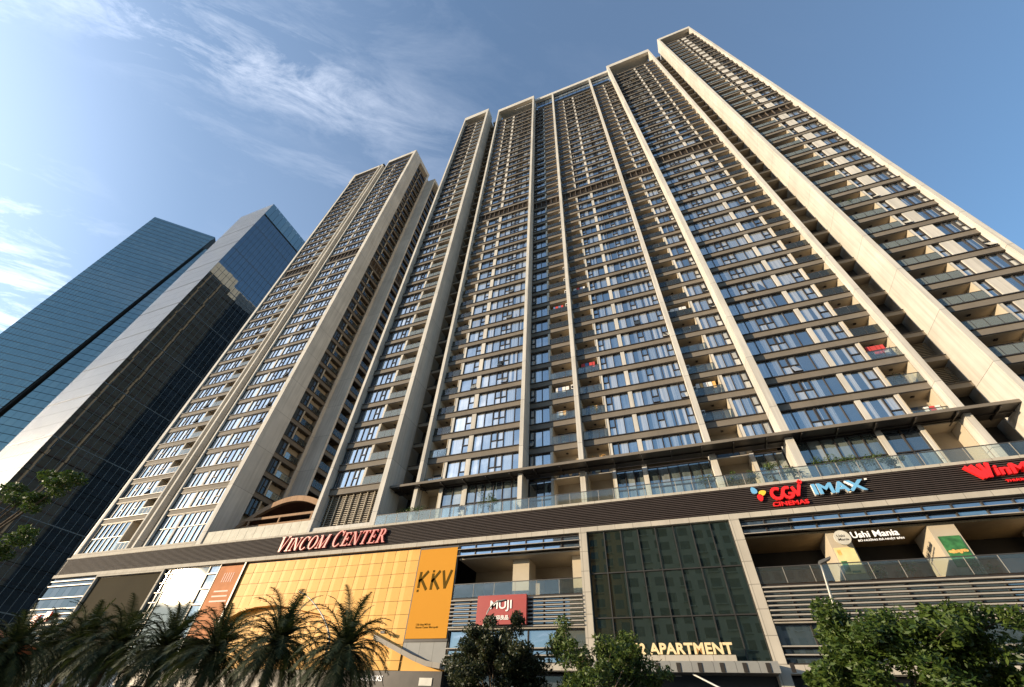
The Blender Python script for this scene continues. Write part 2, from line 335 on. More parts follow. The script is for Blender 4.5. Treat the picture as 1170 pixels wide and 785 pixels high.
# ------------------------------------------------------------------ facade items
rng=random.Random(7)
ZS=lambda k:26.49+3.325*k      # underside of floor band k
BH=.86
class Facade:
    """collects repeated items; the largest 100 of each kind become parts, the rest one 'stuff' part"""
    def __init__(s,root): s.root=root; s.items={}
    def add(s,kind,layers,corners):
        ps=[px(c) for c in corners]
        if None in ps: area=0
        else:
            area=0
            for i in range(len(ps)):
                a,b=ps[i],ps[(i+1)%len(ps)]; area+=a[0]*b[1]-b[0]*a[1]
            area=abs(area)/2
            cx=sum(p[0] for p in ps)/len(ps); cy=sum(p[1] for p in ps)/len(ps)
            if not(-20<cx<1190 and -20<cy<805): area*=.001
        s.items.setdefault(kind,[]).append((area,layers))
    def flush(s,limit=100):
        for kind,its in s.items.items():
            its.sort(key=lambda t:-t[0])
            for a,layers in its[:limit]:
                base=None
                for nm,mb in layers:
                    if base is None: base=mb.build(nm,s.root)
                    else: mb.build(nm,base)
            if its[limit:]:
                allm=MB()
                for a,layers in its[limit:]:
                    for nm,mb in layers:
                        off=len(allm.v); allm.v.extend(mb.v); allm.f.extend([tuple(i+off for i in f) for f in mb.f])
                        allm.mi.extend([allm.mid(mb.mats[q]) for q in mb.mi])
                allm.build(kind,s.root,kind='stuff')
def TF(ox,oy,side=None):
    """local (u,d,z): front facing -Y -> x=u,y=oy+d ; side facing +X -> y=u, x=ox-d"""
    if side is None: return lambda p:(p[0],oy+p[1],p[2])
    return lambda p:(ox-p[1],p[0],p[2])
def win(F,T,u0,u1,z0,z1,pat,pm='window',dpt=.18,kind='window',fr='dark',tr=None):
    fm=MB(); pm_=MB(); W=u1-u0; tot=sum(w for w,_ in pat); u=u0; fw=.045
    fm.box(u0,u1,dpt-.12,dpt+.02,z0,z0+.07,fr,T); fm.box(u0,u1,dpt-.12,dpt+.02,z1-.07,z1,fr,T)
    fm.box(u0,u0+.05,dpt-.12,dpt+.02,z0+.07,z1-.07,fr,T)
    for i,(w,sash) in enumerate(pat):
        ue=u+W*w/tot
        fm.box(ue-fw-(.01 if i==len(pat)-1 else 0),ue+(fw if i<len(pat)-1 else 0),dpt-.12,dpt+.02,z0+.07,z1-.07,fr,T)
        segs=[(z0+.07,z1-.07)]
        if sash==1 or tr:
            zm=z0+(z1-z0)*(tr if tr else .5); segs=[(z0+.07,zm),(zm,z1-.07)]
            fm.box(u+fw,ue-fw-.01,dpt-.11,dpt+.02,zm-.05,zm+.05,fr,T)
            if sash==1:
                for (a,b) in segs[1:]:
                    fm.box(u+fw,u+fw+.06,dpt-.10,dpt+.02,a+.05,b,fr,T); fm.box(ue-fw-.07,ue-fw-.01,dpt-.10,dpt+.02,a+.05,b,fr,T)
        for (a,b) in segs:
            j=[rng.gauss(0,.0035) for _ in range(3)]; ww=ue-u
            P=[(u,dpt+j[0]*ww,a),(ue,dpt-j[0]*ww,a),(ue,dpt-j[0]*ww+j[1]*2,b),(u,dpt+j[0]*ww+j[1]*2,b)]
            if sash==1 and b<z1-.2 and kind=='window' and rng.random()<.14:
                P[0]=(u+.05,dpt-.42,a+.12); P[1]=(ue-.05,dpt-.42,a+.12)
                fm.box(u+.03,ue-.03,dpt-.45,dpt-.40,a+.06,a+.13,fr,T); pm_.face([T(q) for q in ((u,dpt+.25,a),(ue,dpt+.25,a),(ue,dpt+.25,b),(u,dpt+.25,b))],'black')
            pm_.face([T(p) for p in P],pm)
        u=ue
    F.add(kind,[('window',fm),('pane',pm_)],[T((u0,0,z0)),T((u1,0,z0)),T((u1,0,z1)),T((u0,0,z1))])
def balcony(F,T,u0,u1,z0,z1,dep=1.5,glass='railglass',rail_d=-.02,door='window_dark',lwall=True,rwall=True,wm='soffit',cw='creamwall'):
    bm=MB(); zt=z1+.0
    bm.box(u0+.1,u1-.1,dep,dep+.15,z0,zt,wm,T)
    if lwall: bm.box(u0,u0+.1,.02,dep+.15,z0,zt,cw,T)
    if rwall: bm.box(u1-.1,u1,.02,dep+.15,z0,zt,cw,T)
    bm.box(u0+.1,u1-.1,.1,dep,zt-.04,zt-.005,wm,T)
    c=(u0+u1)/2; bm.box(c-.13,c+.13,dep*.55-.13,dep*.55+.13,zt-.13,zt-.04,'dark',T)
    dm=MB(); a=u0+.25+(u1-u0)*.05; b=u1-.3-(u1-u0)*.1
    dm.box(a-.05,b+.05,dep-.05,dep-.012,z0+.0,z0+2.25,'dark',T)
    for i in range(2):
        q0=a+(b-a)*i/2+.03; q1=a+(b-a)*(i+1)/2-.03
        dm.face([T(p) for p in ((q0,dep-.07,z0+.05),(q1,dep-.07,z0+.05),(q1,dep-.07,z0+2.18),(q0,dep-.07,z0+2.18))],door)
    rm=MB(); zr=z0+1.08
    rm.box(u0+.02,u1-.02,rail_d-.03,rail_d+.03,zr-.04,zr+.02,'rail',T)
    n=max(2,int(round((u1-u0)/1.1)))
    for i in range(n):
        q0=u0+.02+(u1-u0-.04)*i/n; q1=u0+.02+(u1-u0-.04)*(i+1)/n
        if i: rm.box(q0-.02,q0+.02,rail_d-.02,rail_d+.02,z0,zr-.04,'rail',T)
        rm.box(q0+.03,q1-.03,rail_d-.008,rail_d+.008,z0+.06,zr-.05,glass,T)
    F.add('balcony',[('balcony',bm),('glass_door',dm),('railing',rm)],[T((u0,0,z0)),T((u1,0,z0)),T((u1,0,z1)),T((u0,0,z1))])
def band(F,T,u0,u1,z,dep=.30,fwd=.12,h=BH,m='spandrel'):
    b=MB(); b.box(u0,u1,0,dep+.35,z,z+h-.1,m,T); b.box(u0,u1,-fwd,dep+.1,z+h-.1,z+h,'dark',T)
    b.box(u0,u1,-.03,-.001,z,z+.05,'dark',T)
    F.add('floor_band',[('floor_band',b)],[T((u0,0,z)),T((u1,0,z)),T((u1,0,z+h)),T((u0,0,z+h))])
def mech(F,T,u0,u1,z0,z1):
    b=MB(); b.box(u0,u1,.7,.8,z0,z1,'mech',T)
    z=z0+.25
    while z<z1: b.box(u0,u1,.35,.5,z,z+.09,'mech',T); z+=.42
    u=u0+.6
    while u<u1-.2: b.box(u-.05,u+.05,.1,.3,z0,z1,'mech',T); u+=1.15
    F.add('mechanical_floor',[('louvre_panel',b)],[T((u0,0,z0)),T((u1,0,z0)),T((u1,0,z1)),T((u0,0,z1))])
CL,SA=(1,0),(.72,1)
def bays(F,T,cols,k0,k1,z_first=None,mechk=19,glass='railglass',acs=None,wd=.30):
    """cols: list of (kind,u0,u1,pattern). row k spans band k-1 top .. band k underside"""
    umin=min(c[1] for c in cols); umax=max(c[2] for c in cols)
    for k in range(k0,k1+1):
        z0=ZS(k-1)+BH if not (k==k0 and z_first) else z_first; z1=ZS(k)
        band(F,T,umin,umax,z1)
        if k==mechk: mech(F,T,umin,umax,z0,z1); continue
        for c in cols:
            if c[0]=='w': win(F,T,c[1],c[2],z0,z1,c[3],dpt=wd,pm=c[4] if len(c)>4 else 'window')
            elif c[0]=='b': balcony(F,T,c[1],c[2],z0,z1,glass=glass)
            elif c[0]=='d':
                b=MB(); b.box(c[1],c[2],.06,.9,z0,z1,'cream',T); F.add('divider_wall',[('divider_wall',b)],[T((c[1],0,z0)),T((c[2],0,z0)),T((c[2],0,z1)),T((c[1],0,z1))])
# ================================================================== MAIN TOWER
TOP=167.6; Z0=18.35
t1=thing('apartment_tower','tall apartment tower of five cream framed window bays filling the middle and right','tower',(0,50,0))
F1=Facade(t1)
def pillar(root,x0,x1,y0,y1,z0,z1,m='cream',name='pillar'): return B(name,m,[(x0,x1,y0,y1,z0,z1)],root)
# pillars (front, depth)
for a in ((-41.2,-40.72,38.0,41.5,Z0,TOP),(-32.35,-31.65,38.0,41.4,Z0,TOP),
          (-28.5,-28.02,39.67,42.2,Z0,TOP),(-15.32,-14.82,39.67,41.75,Z0,TOP),
          (-8.68,-8.12,40.95,42.4,Z0,TOP-.02),(4.4,4.98,40.95,42.4,Z0,TOP-.02),
          (11.0,11.68,39.67,41.75,Z0,TOP),(24.3,24.82,39.67,42.2,Z0,TOP),
          (27.9,28.4,38.0,41.85,Z0,TOP),(37.15,37.65,38.0,41.0,Z0,TOP)):
    pillar(t1,*a)
# block bodies (walls behind the windows)
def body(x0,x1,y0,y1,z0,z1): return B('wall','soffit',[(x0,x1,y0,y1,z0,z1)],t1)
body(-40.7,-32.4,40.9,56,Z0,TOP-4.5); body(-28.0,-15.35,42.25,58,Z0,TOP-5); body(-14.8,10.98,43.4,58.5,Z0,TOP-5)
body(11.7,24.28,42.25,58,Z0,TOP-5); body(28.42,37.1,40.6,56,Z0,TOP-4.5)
# roof frames
for (x0,x1,y0,y1,h) in ((-40.72,-32.35,38.0,41,3.2),(-28.02,-15.32,39.67,42,2.7),(-14.82,11.0,40.97,43,2.2),(11.68,24.3,39.67,42,2.7),(28.4,37.15,38.0,41,2.0)):
    B('roof_frame','cream',[(x0,x1,y0,y0+.9,TOP-h,TOP-.003),(x0,x1,y0+.9,y1+5,TOP-.8,TOP-.004)],t1)
# loggias below the roof frames
B('roof_loggia','dark',[(-40.7,-32.4,41.6,41.8,159,164.2),(28.42,37.1,41.3,41.5,159,165)],t1)
B('roof_loggia','soffit',[(-28,-15.35,42.3,42.4,157,164.5),(11.7,24.28,42.3,42.4,157,164.5)],t1)
FR=TF(0,0)
T=TF(0,41.9)
for (a,b) in ((-14.78,-8.7),(-8.1,4.38),(5.0,10.98)):
    win(F1,T,a,b,159.6,TOP-2.3,[CL]*max(3,int((b-a)/1.5)),pm='blueband',dpt=.1)
for q_ in [(-8.0,4.3,41.3,41.36,160.9,161.05),(-22,-15.4,40.1,40.16,161.5,161.65),(5.1,10.9,41.3,41.36,160.9,161.05)]: B('roof_railing','white',[q_],t1)
# L block
TL=TF(0,38.88)
bays(F1,TL,[('w',-40.6,-36.28,[(.35,0),(.35,0),CL,(.9,0),SA,(.8,0)]),('d',-36.28,-35.95),('b',-35.95,-32.4)],0,40,glass='railglass2')
band(F1,TL,-40.7,-32.38,ZS(-1))
# louvre wall under the L block
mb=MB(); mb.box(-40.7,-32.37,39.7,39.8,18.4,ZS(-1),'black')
z=18.5
while z<ZS(-1)-.1: mb.box(-40.7,-32.37,39.3,39.55,z,z+.10,'louvre'); z+=.26
for i in range(8): x=-40.1+i*1.05; mb.box(x-.04,x+.04,39.12,39.25,18.9,ZS(-1),'creamwall')
mb.box(-40.7,-32.37,38.2,39.2,Z0,18.9,'cream'); mb.build('louvre_panel',t1)
# B2 block
TB=TF(0,40.54)
W2=[(1,0),(1,0),SA,SA,(1.1,0),(1,0)]
bays(F1,TB,[('b',-28.0,-25.55),('d',-25.55,-25.15),('w',-25.15,-22.58,[(1.5,0),(.8,1)]),('d',-22.58,-21.95),('w',-21.95,-15.34,W2)],0,39,23.45)
# centre
TC=TF(0,41.75)
bays(F1,TC,[('w',-14.8,-12.15,[(.6,1),CL,CL]),('d',-12.15,-11.9),('b',-11.9,-8.7)],0,39,23.45)
bays(F1,TC,[('b',-8.1,-5.25),('d',-5.25,-4.95),('w',-4.95,-2.2,[SA,CL,CL]),('d',-2.2,-1.7),('w',-1.7,4.38,[CL,CL,SA,CL,(1.2,0),SA])],0,39,23.45)
bays(F1,TC,[('b',5.0,8.1),('d',8.1,8.45),('w',8.45,10.98,[CL,(1.1,0),(.8,1)])],0,39,23.45)
# R1
bays(F1,TB,[('w',11.7,18.2,W2),('d',18.2,18.68),('w',18.68,21.35,[(1.6,0),(.9,1)]),('d',21.35,21.62),('b',21.62,24.28)],0,39,23.45)
# R2
TR=TF(0,38.57)
bays(F1,TR,[('b',28.42,32.45),('d',32.45,32.75),('w',32.75,33.5,[(1,1)]),('d',33.5,34.7),('w',34.7,37.13,[CL,(1.1,0),SA])],-1,40,glass='railglass2')
# slots between blocks
def slot(x0,x1,y,post):
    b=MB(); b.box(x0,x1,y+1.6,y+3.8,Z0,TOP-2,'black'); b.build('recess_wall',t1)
    for k in range(-1,40):
        z=ZS(k); bb=MB(); bb.box(x0+.002,x1-.002,y,y+3.5,z+.25,z+.75,'strip'); bb.box(x0+.01,x1-.01,y-.08,y+.1,z+.75,z+.83,'dark')
        F1.add('recess_floor',[('recess_floor',bb)],[(x0,y,z),(x1,y,z),(x1,y,z+.8),(x0,y,z+.8)])
        c=MB(); c.box(post,post+.16,y+.25,y+.45,z+.83,ZS(k+1)+.05,'white')
        q=z+1.0
        while q<ZS(k+1) and (k%9 in (0,1,4)): c.box(x0+.9,x1-.03,y+.9,y+.96,q,q+.07,'louvre'); q+=.2
        F1.add('recess_post',[('recess_post',c)],[(post,y,z),(post+.16,y,z),(post+.16,y,z+3.3),(post,y,z+3.3)])
slot(24.84,27.88,41.6,25.35); slot(-31.63,-28.52,41.6,-29.35)
for (a,b) in ((24.84,27.88),(-31.63,-28.52)): B('roof_slab','cream',[(a,b,42.5,46,TOP-2.6,TOP-1.4)],t1)
# terrace storey under the canopy (double height)
def tall(T,u0,u1,n,pm='window_hall'): win(F1,T,u0,u1,18.4,23.1,[CL]*n,pm=pm,dpt=.30,kind='terrace_window',tr=.54)
for (T,c) in ((TB,[('b',-28,-25.55),('d',-25.55,-25.15),('w',-25.15,-22.58,2),('d',-22.58,-21.95),('w',-21.95,-15.34,6)]),
            (TC,[('w',-14.8,-12.15,3),('d',-12.15,-11.9),('b',-11.9,-8.7)]),
            (TC,[('b',-8.1,-5.25),('d',-5.25,-4.95),('w',-4.95,-2.2,3),('d',-2.2,-1.7),('w',-1.7,4.38,6)]),
            (TC,[('b',5,8.1),('d',8.1,8.45),('w',8.45,10.98,3)]),
            (TB,[('w',11.7,18.2,6),('d',18.2,18.68),('w',18.68,21.35,2),('d',21.35,21.62),('b',21.62,24.28)])):
    for q in c:
        if q[0]=='w': tall(T,q[1],q[2],q[3])
        elif q[0]=='d': B('divider_wall','cream',[tuple(q[1:3])+(T((0,.06,0))[1],T((0,1.2,0))[1],Z0,23.15)],t1)
        else:
            y=T((0,0,0))[1]; B('terrace_alcove','creamwall',[(q[1]+.1,q[2]-.1,y+2.2,y+2.35,Z0,23.1),(q[1],q[1]+.1,y+.05,y+2.35,Z0,23.1),(q[2]-.1,q[2],y+.05,y+2.35,Z0,23.1),(q[1]+.1,q[2]-.1,y+.1,y+2.2,23.0,23.1)],t1)
# canopy
mb=MB(); mb.box(-31.62,27.88,39.0,41.3,23.15,23.22,'dark')
mb.box(-31.62,27.88,38.97,39.06,23.14,23.42,'spandrel'); 
for i in range(21): x=-30.4+i*2.85; mb.box(x-.05,x+.05,39.1,41.2,22.98,23.149,'dark')
mb.box(-31.62,27.88,40.2,40.28,23.03,23.148,'dark'); mb.build('canopy',t1)
# balcony air conditioners
for k in range(0,38):
    if k==19: continue
    if rng.random()<.55:
        z=ZS(k-1)+BH+1.1; b=MB(); b.box(-9.15,-8.75,41.78,42.15,z,z+.75,'acunit'); b.box(-9.10,-8.80,41.765,41.785,z+.15,z+.6,'dark'); F1.add('air_conditioner',[('air_conditioner',b)],[(-9.15,41.7,z),(-8.75,41.7,z),(-8.75,41.7,z+.6),(-9.15,41.7,z+.6)])
    if rng.random()<.35:
        z=ZS(k-1)+BH+.9; b=MB(); b.box(5.1,5.5,41.95,42.3,z,z+.7,'acunit'); b.box(5.15,5.45,41.935,41.955,z+.12,z+.58,'dark'); F1.add('air_conditioner',[('air_conditioner',b)],[(5.1,41.9,z),(5.5,41.9,z),(5.5,41.9,z+.6),(5.1,41.9,z+.6)])
F1.flush()
# ================================================================== SECOND TOWER
T2TOP=152.5
t2=thing('apartment_tower','slimmer apartment tower with white lit windows between the glass towers and the arched roof','tower',(-72,50,0))
F2=Facade(t2)
for a in ((-85.0,-84.3,38.05,55.5,Z0,T2TOP),(-73.75,-73.4,38.0,39.5,Z0,T2TOP-.8),(-72.35,-71.95,38.0,39.6,Z0,T2TOP-.8),(-69.95,-69.6,38.0,39.6,Z0,T2TOP),(-59.45,-58.5,38.0,41.75,Z0,T2TOP)):
    pillar(t2,*a)
B('recess_panel','strip',[(-71.95,-69.95,38.9,39.1,Z0,T2TOP-.8)],t2)
B('wall','soffit',[(-84.2,-73.8,40.4,60,Z0,T2TOP-1.4),(-73.3,-72.4,38.7,38.9,Z0,T2TOP-1.4),(-69.5,-59.5,40.4,60,Z0,T2TOP-1.4)],t2)
B('roof_frame','cream',[(-84.3,-71.95,38.0,39.0,T2TOP-2.0,T2TOP-.8),(-69.6,-59.45,38.0,39.0,T2TOP-1.9,T2TOP-.004),(-59.45,-58.52,41.75,47.2,T2TOP-2.2,T2TOP-.004)],t2)
B('roof_loggia','dark',[(-84.2,-73.8,39.4,39.6,147,T2TOP-1.5),(-69.5,-59.5,39.4,39.6,147,T2TOP-1.5)],t2)
TT=TF(0,38.25)
bays(F2,TT,[('w',-84.25,-76.95,[CL,CL,(.7,1),CL,CL,(.7,1),CL]),('d',-76.95,-76.65),('b',-76.65,-73.8)],0,36,glass='railglass2',wd=.2)
bays(F2,TT,[('w',-69.58,-66.0,[(1,0),(.8,0),(1,0)]),('d',-66.0,-65.6),('w',-65.6,-59.47,[CL,(.8,1),CL,CL,(.8,1),CL])],0,36,wd=.2)
band(F2,TT,-84.3,-73.75,ZS(-1)); band(F2,TT,-69.6,-59.45,ZS(-1))
win(F2,TT,-83.9,-76.95,18.9,ZS(-1),[CL]*6,pm='window_hall',dpt=.2,tr=.5)
win(F2,TT,-69.58,-66.0,18.9,ZS(-1),[CL]*3,pm='window',dpt=.2,tr=.55)
win(F2,TT,-65.6,-59.47,18.9,ZS(-1),[CL]*6,pm='window',dpt=.2,tr=.55)
balcony(F2,TT,-76.65,-73.8,18.9,ZS(-1),glass='railglass2')
B('divider_wall','cream',[(-76.95,-76.65,38.3,39.3,Z0,ZS(-1)),(-66.0,-65.6,38.3,39.3,Z0,ZS(-1))],t2)
B('plinth','cream_pod',[(-85.0,-59.45,37.98,38.6,Z0,18.88)],t2)
# right-hand side of the second tower: face turned to +X
TS=TF(-58.62,0,1)
for k in range(0,37):
    z0=ZS(k-1)+BH; z1=ZS(k)
    if k!=19:
        win(F2,TS,41.78,43.6,z0,z1,[CL,SA],pm='window_dark',dpt=.3,kind='side_window')
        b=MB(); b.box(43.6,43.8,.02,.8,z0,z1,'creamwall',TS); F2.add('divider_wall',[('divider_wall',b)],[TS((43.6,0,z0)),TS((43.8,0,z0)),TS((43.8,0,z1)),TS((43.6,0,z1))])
        balcony(F2,TS,43.8,46.95,z0,z1,glass='railglass',rail_d=.02,wm='dark',cw='strip')  # dark wall materials stand in for the shade on this side
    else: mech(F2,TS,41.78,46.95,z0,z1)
    band(F2,TS,41.78,46.95,z1)
TS2=TF(-55.1,0,1)
for k in range(0,35):
    z0=ZS(k-1)+BH; z1=ZS(k)
    if k!=19:
        balcony(F2,TS2,48.2,51.0,z0,z1,wm='dark',cw='strip'); win(F2,TS2,51.0,58.0,z0,z1,[CL,SA,CL],pm='window_dark',dpt=.3,kind='side_window')  # dark walls again stand in for shade on the rear wing
    else: mech(F2,TS2,48.2,58.0,z0,z1)
    band(F2,TS2,48.2,58.0,z1)
pillar(t2,-59.6,-58.5,46.97,47.68,Z0,T2TOP); pillar(t2,-59.6,-55.0,47.7,48.15,Z0,T2TOP-5.8)
B('roof_frame','cream',[(-59,-55.0,48.16,58,T2TOP-7.4,T2TOP-5.81)],t2)
B('wall','soffit',[(-84,-60.6,60,62,Z0,T2TOP-3),(-59.5,-57,48.2,60,Z0,T2TOP-7.5)],t2)
# far flank, mirrored in the glass tower: same bands and pale strips
TW=lambda p:(-85.0+p[1]-.32,p[0],p[2])
B('flank_wall','flank',[(-85.25,-85.02,38.1,84,Z0,T2TOP-7)],t2)
mb=MB()
for k in range(0,37): mb.box(-85.4,-85.26,38.4,84,ZS(k),ZS(k)+.5,'dark')
mb.build('flank_band',t2)
for a in (52.0,57.5,75.0): B('flank_fin','strip',[(-85.7,-85.26,a,a+.45,Z0,T2TOP-7)],t2)
B('flank_parapet','cream',[(-85.6,-85.02,38.1,62,T2TOP-7,T2TOP)],t2); B('flank_parapet','cream',[(-85.6,-85.02,62.01,84,T2TOP-10,T2TOP-4)],t2)
B('rear_block','dark',[(-85.0,-62,62.1,84,Z0,T2TOP-5)],t2)
F2.flush()
# ================================================================== GLASS TOWERS
g1=thing('glass_tower','nearer glass tower with a pale silver narrow face and a dark blue mirror side','tower',(-136,60,0))
GX0,GX1,GY0,GY1,GT=-145.6,-127.6,38.0,78.0,157.1
B('core','black',[(GX0+.3,GX1-.3,GY0+.3,GY1-.3,0,GT-1)],g1)
fl=3.9
# silver front: grooved panels
mb=MB(); z=0
while z<GT-7:
    z1=min(z+fl,GT-7)
    for i in range(12):
        x0=GX0+(GX1-GX0)*i/12; x1=GX0+(GX1-GX0)*(i+1)/12; j=rng.gauss(0,.004)
        mb.face([(x0+.03,GY0+j,z+.12),(x1-.03,GY0-j,z+.12),(x1-.03,GY0-j,z1-.02),(x0+.03,GY0+j,z1-.02)],'towerpale')
    z=z1
z=GT-6.9
for i in range(12):
    x0=GX0+(GX1-GX0)*i/12; x1=GX0+(GX1-GX0)*(i+1)/12; mb.face([(x0+.03,GY0,z+.1),(x1-.03,GY0,z+.1),(x1-.03,GY0,GT),(x0+.03,GY0,GT)],'towerpale')
mb.build('silver_facade',g1)
mb=MB()
for q in range(1,13): B('joint_line','dark',[(GX0,GX1,GY0-.09,GY0-.07,q*fl*3-.10,q*fl*3+.10)],g1)
mb=MB()
for i in range(0,49):
    x=GX0+(GX1-GX0)*i/48; mb.box(x-.025,x+.025,GY0-.06,GY0-.01,0,GT,'towerpale')
mb.build('sunshade_fin',g1,kind='stuff')
mb=MB(); n=26; z=0
while z<GT-9:
    z1=z+fl
    for i in range(n):
        y0=GY0+(GY1-GY0)*i/n; y1=GY0+(GY1-GY0)*(i+1)/n
        for (a,b) in ((z+.05,z+1.2),(z+1.2,z1-.05)):
            j=rng.gauss(0,.0011); k=rng.gauss(0,.0011)
            mb.face([(GX1+j+k,y0+.03,a),(GX1-j+k,y1-.03,a),(GX1-j-k,y1-.03,b),(GX1+j-k,y0+.03,b)],'towerdark')
    z=z1
mb.build('mirror_facade',g1)
mb=MB(); 
for i in range(n+1):
    y=GY0+(GY1-GY0)*i/n; mb.box(GX1-.02,GX1+.09,y-.035,y+.035,0,GT-8.2,'mull')
for q in range(0,39,4): mb.box(GX1+.01,GX1+.07,GY0,GY1,q*fl-.1,q*fl+.1,'mull')
mb.build('mullion_grid',g1)
mb=MB()
for i in range(20):
    y0=GY0+(GY1-GY0)*i/20; y1=GY0+(GY1-GY0)*(i+1)/20; mb.face([(GX1,y0+.04,GT-8),(GX1,y1-.04,GT-8),(GX1,y1-.04,GT),(GX1,y0+.04,GT)],'towerblue')
mb.build('crown_screen',g1)
mb=MB(); mb.tube([(GX1-2,GY0+3,GT-1),(GX1-2,GY0+3,GT+3)],.06,'lampgrey'); mb.build('roof_mast',g1)
g2=thing('glass_tower','farther teal blue glass tower with a dark slanting seam at the left edge','tower',(-205,42,0))
HH=185.0; P1=Vector((-216.6,30.0,0)); P2=Vector((-196.2,49.5,0)); D=(P2-P1).normalized(); Nn=Vector((D.y,-D.x,0))
if Nn.dot(-P1)<0: Nn=-Nn
sc=HH/228
def edge(z):  # right-hand edge of the main face
    z=z/sc; return (34.7-(228-z)*.071 if z>90 else 24.9-(90-z)*.06)*sc
def tf(s,z,off=0): return P1+D*s-Nn*off+Vector((0,0,z+1.6))
mb=MB(); fl2=2.7; nf=int(HH/fl2)
for f in range(nf):
    za=f*fl2; zb=za+fl2
    nn=20
    for i in range(nn):
        for (a,b) in ((za+.05,za+.9),(za+.9,zb-.05)):
            s0a,s1a=edge(a)*i/nn,edge(a)*(i+1)/nn; s0b,s1b=edge(b)*i/nn,edge(b)*(i+1)/nn; j=rng.gauss(0,.003)
            mb.face([tf(s0a+.03,a,j),tf(s1a-.03,a,-j),tf(s1b-.03,b,-j),tf(s0b+.03,b,j)],'towerblue')
mb.build('glass_facade',g2)
mb=MB()
for f in range(nf+1):
    z=f*fl2; mb.hexa([tf(0,z-.1,-.06),tf(edge(z),z-.1,-.06),tf(edge(z),z-.1,0),tf(0,z-.1,0),tf(0,z+.12,-.06),tf(edge(z),z+.12,-.06),tf(edge(z),z+.12,0),tf(0,z+.12,0)],'mull')
mb.build('floor_line',g2)
mb=MB()
mb.hexa([tf(0,-1.6,.3),tf(edge(0),-1.6,.3),tf(edge(0),-1.6,24),tf(0,-1.6,24),tf(0,HH,.3),tf(edge(HH),HH,.3),tf(edge(HH),HH,24),tf(0,HH,24)],'black')
mb.hexa([tf(0,HH-fl2*1.0,.02),tf(edge(HH)*.999,HH-fl2*1.0,.02),tf(edge(HH)*.999,HH-fl2*1.0,.29),tf(0,HH-fl2*1.0,.29),tf(0,HH,.02),tf(edge(HH)*.999,HH,.02),tf(edge(HH)*.999,HH,.29),tf(0,HH,.29)],'towerblue')
mb.build('core',g2)
mb=MB()
for f in range(int((HH-8)/fl2)):
    za=f*fl2; zb=za+fl2
    for i in range(14):
        e=lambda z:edge(z)+.2+(HH-z)*.011
        s0=e(za)+i*2.2; s1=s0+2.2; t0=e(zb)+i*2.2; t1_=t0+2.2
        mb.face([tf(s0+.03,za+.15,1.2),tf(s1-.03,za+.15,1.2),tf(t1_-.03,zb-.02,1.2),tf(t0+.03,zb-.02,1.2)],'towerblue')
mb.hexa([tf(edge(0)-1,-1.6,2),tf(edge(0)+34,-1.6,2),tf(edge(0)+34,-1.6,22),tf(edge(0)-1,-1.6,22),tf(edge(HH)-1,HH-9,2),tf(edge(HH)+34,HH-9,2),tf(edge(HH)+34,HH-9,22),tf(edge(HH)-1,HH-9,22)],'black')  # black body behind the gap stands in for the shade of the seam
mb.build('side_wing',g2)
# ================================================================== PODIUM
pod=thing('shopping_podium','long low shopping podium with charcoal fascia, gold cladding and dark green glass under the towers','building',(-15,50,0))
XL,XR=-85.4,62.0
B('podium_core','black',[(XL+1,XR,42.6,75,0,18.1),],pod)
B('roof_slab','pave',[(XL+.3,XR,38.1,75,18.1,18.3)],pod)
mb=MB(); mb.box(XL,XR,38.02,38.6,16.05,18.1,'band'); z=16.15
while z<18.05: mb.box(XL,XR,37.9,38.0,z,z+.07,'blade'); z+=.155
mb.build('charcoal_fascia',pod)
B('cornice','cream_pod',[(XL-.1,XR,37.78,38.9,15.62,16.03)],pod)
B('cornice_lip','cream_pod',[(XL,XR,37.84,38.1,18.12,18.34)],pod)
# bottom band and dark shopfront zone
B('lower_band','cream_pod',[(-20.55,-8.5,37.75,38.6,5.80,6.22),(4.72,XR,37.75,38.6,5.74,6.2)],pod)
B('shopfront','window_dark',[(XL,XR,39.5,39.6,.12,5.75)],pod)
B('shop_sign_board','dark',[(-60,-20.6,37.9,38.4,4.25,5.68)],pod)
B('shopfront_pier','cream_pod',[(x,x+.8,38.0,39.4,.12,4.25) for x in (-80,-70,-58,-48,-38,-28)]+[(12,12.8,38,39.4,.12,5.73),(20,20.8,38,39.4,.12,5.73),(28,28.8,38,39.4,.12,5.73)],pod)
# a) grey glass with dark ledges
pF=Facade(pod)
TP=TF(0,38.1)
zs=[15.6,15.2,14.6,13.1,11.8,11.2,10.6,10.0,9.4,8.8,8.2,7.6,7.0,6.4,5.8]
mb=MB()
for a,b in zip(zs[1:],zs[:-1]):
    for i in range(7):
        x0=-85.3+i*1.41; j=rng.gauss(0,.003); mb.face([(x0+.02,38.15+j,a),(x0+1.39,38.15-j,a),(x0+1.39,38.15-j,b),(x0+.02,38.15+j,b)],'greyglass')
mb.build('grey_glazing',pod)
B('ledge','dark',[(-85.35,-75.45,37.92,38.14,z-.06,z+.06) for z in zs[1:]],pod)
B('ledge','podblade',[(-85.35,-75.45,37.90,38.13,z+.065,z+.12) for z in zs[5:]],pod)
# b) dark screen with cream frame
B('screen','screen',[(-75.2,-62.5,38.12,38.3,6,15.25)],pod); B('screen_frame','cream_pod',[(-75.45,-75.2,37.8,38.4,5.8,15.35),(-62.5,-62.2,37.8,38.4,5.8,15.35),(-75.45,-62.2,37.79,38.4,15.36,15.61)],pod)
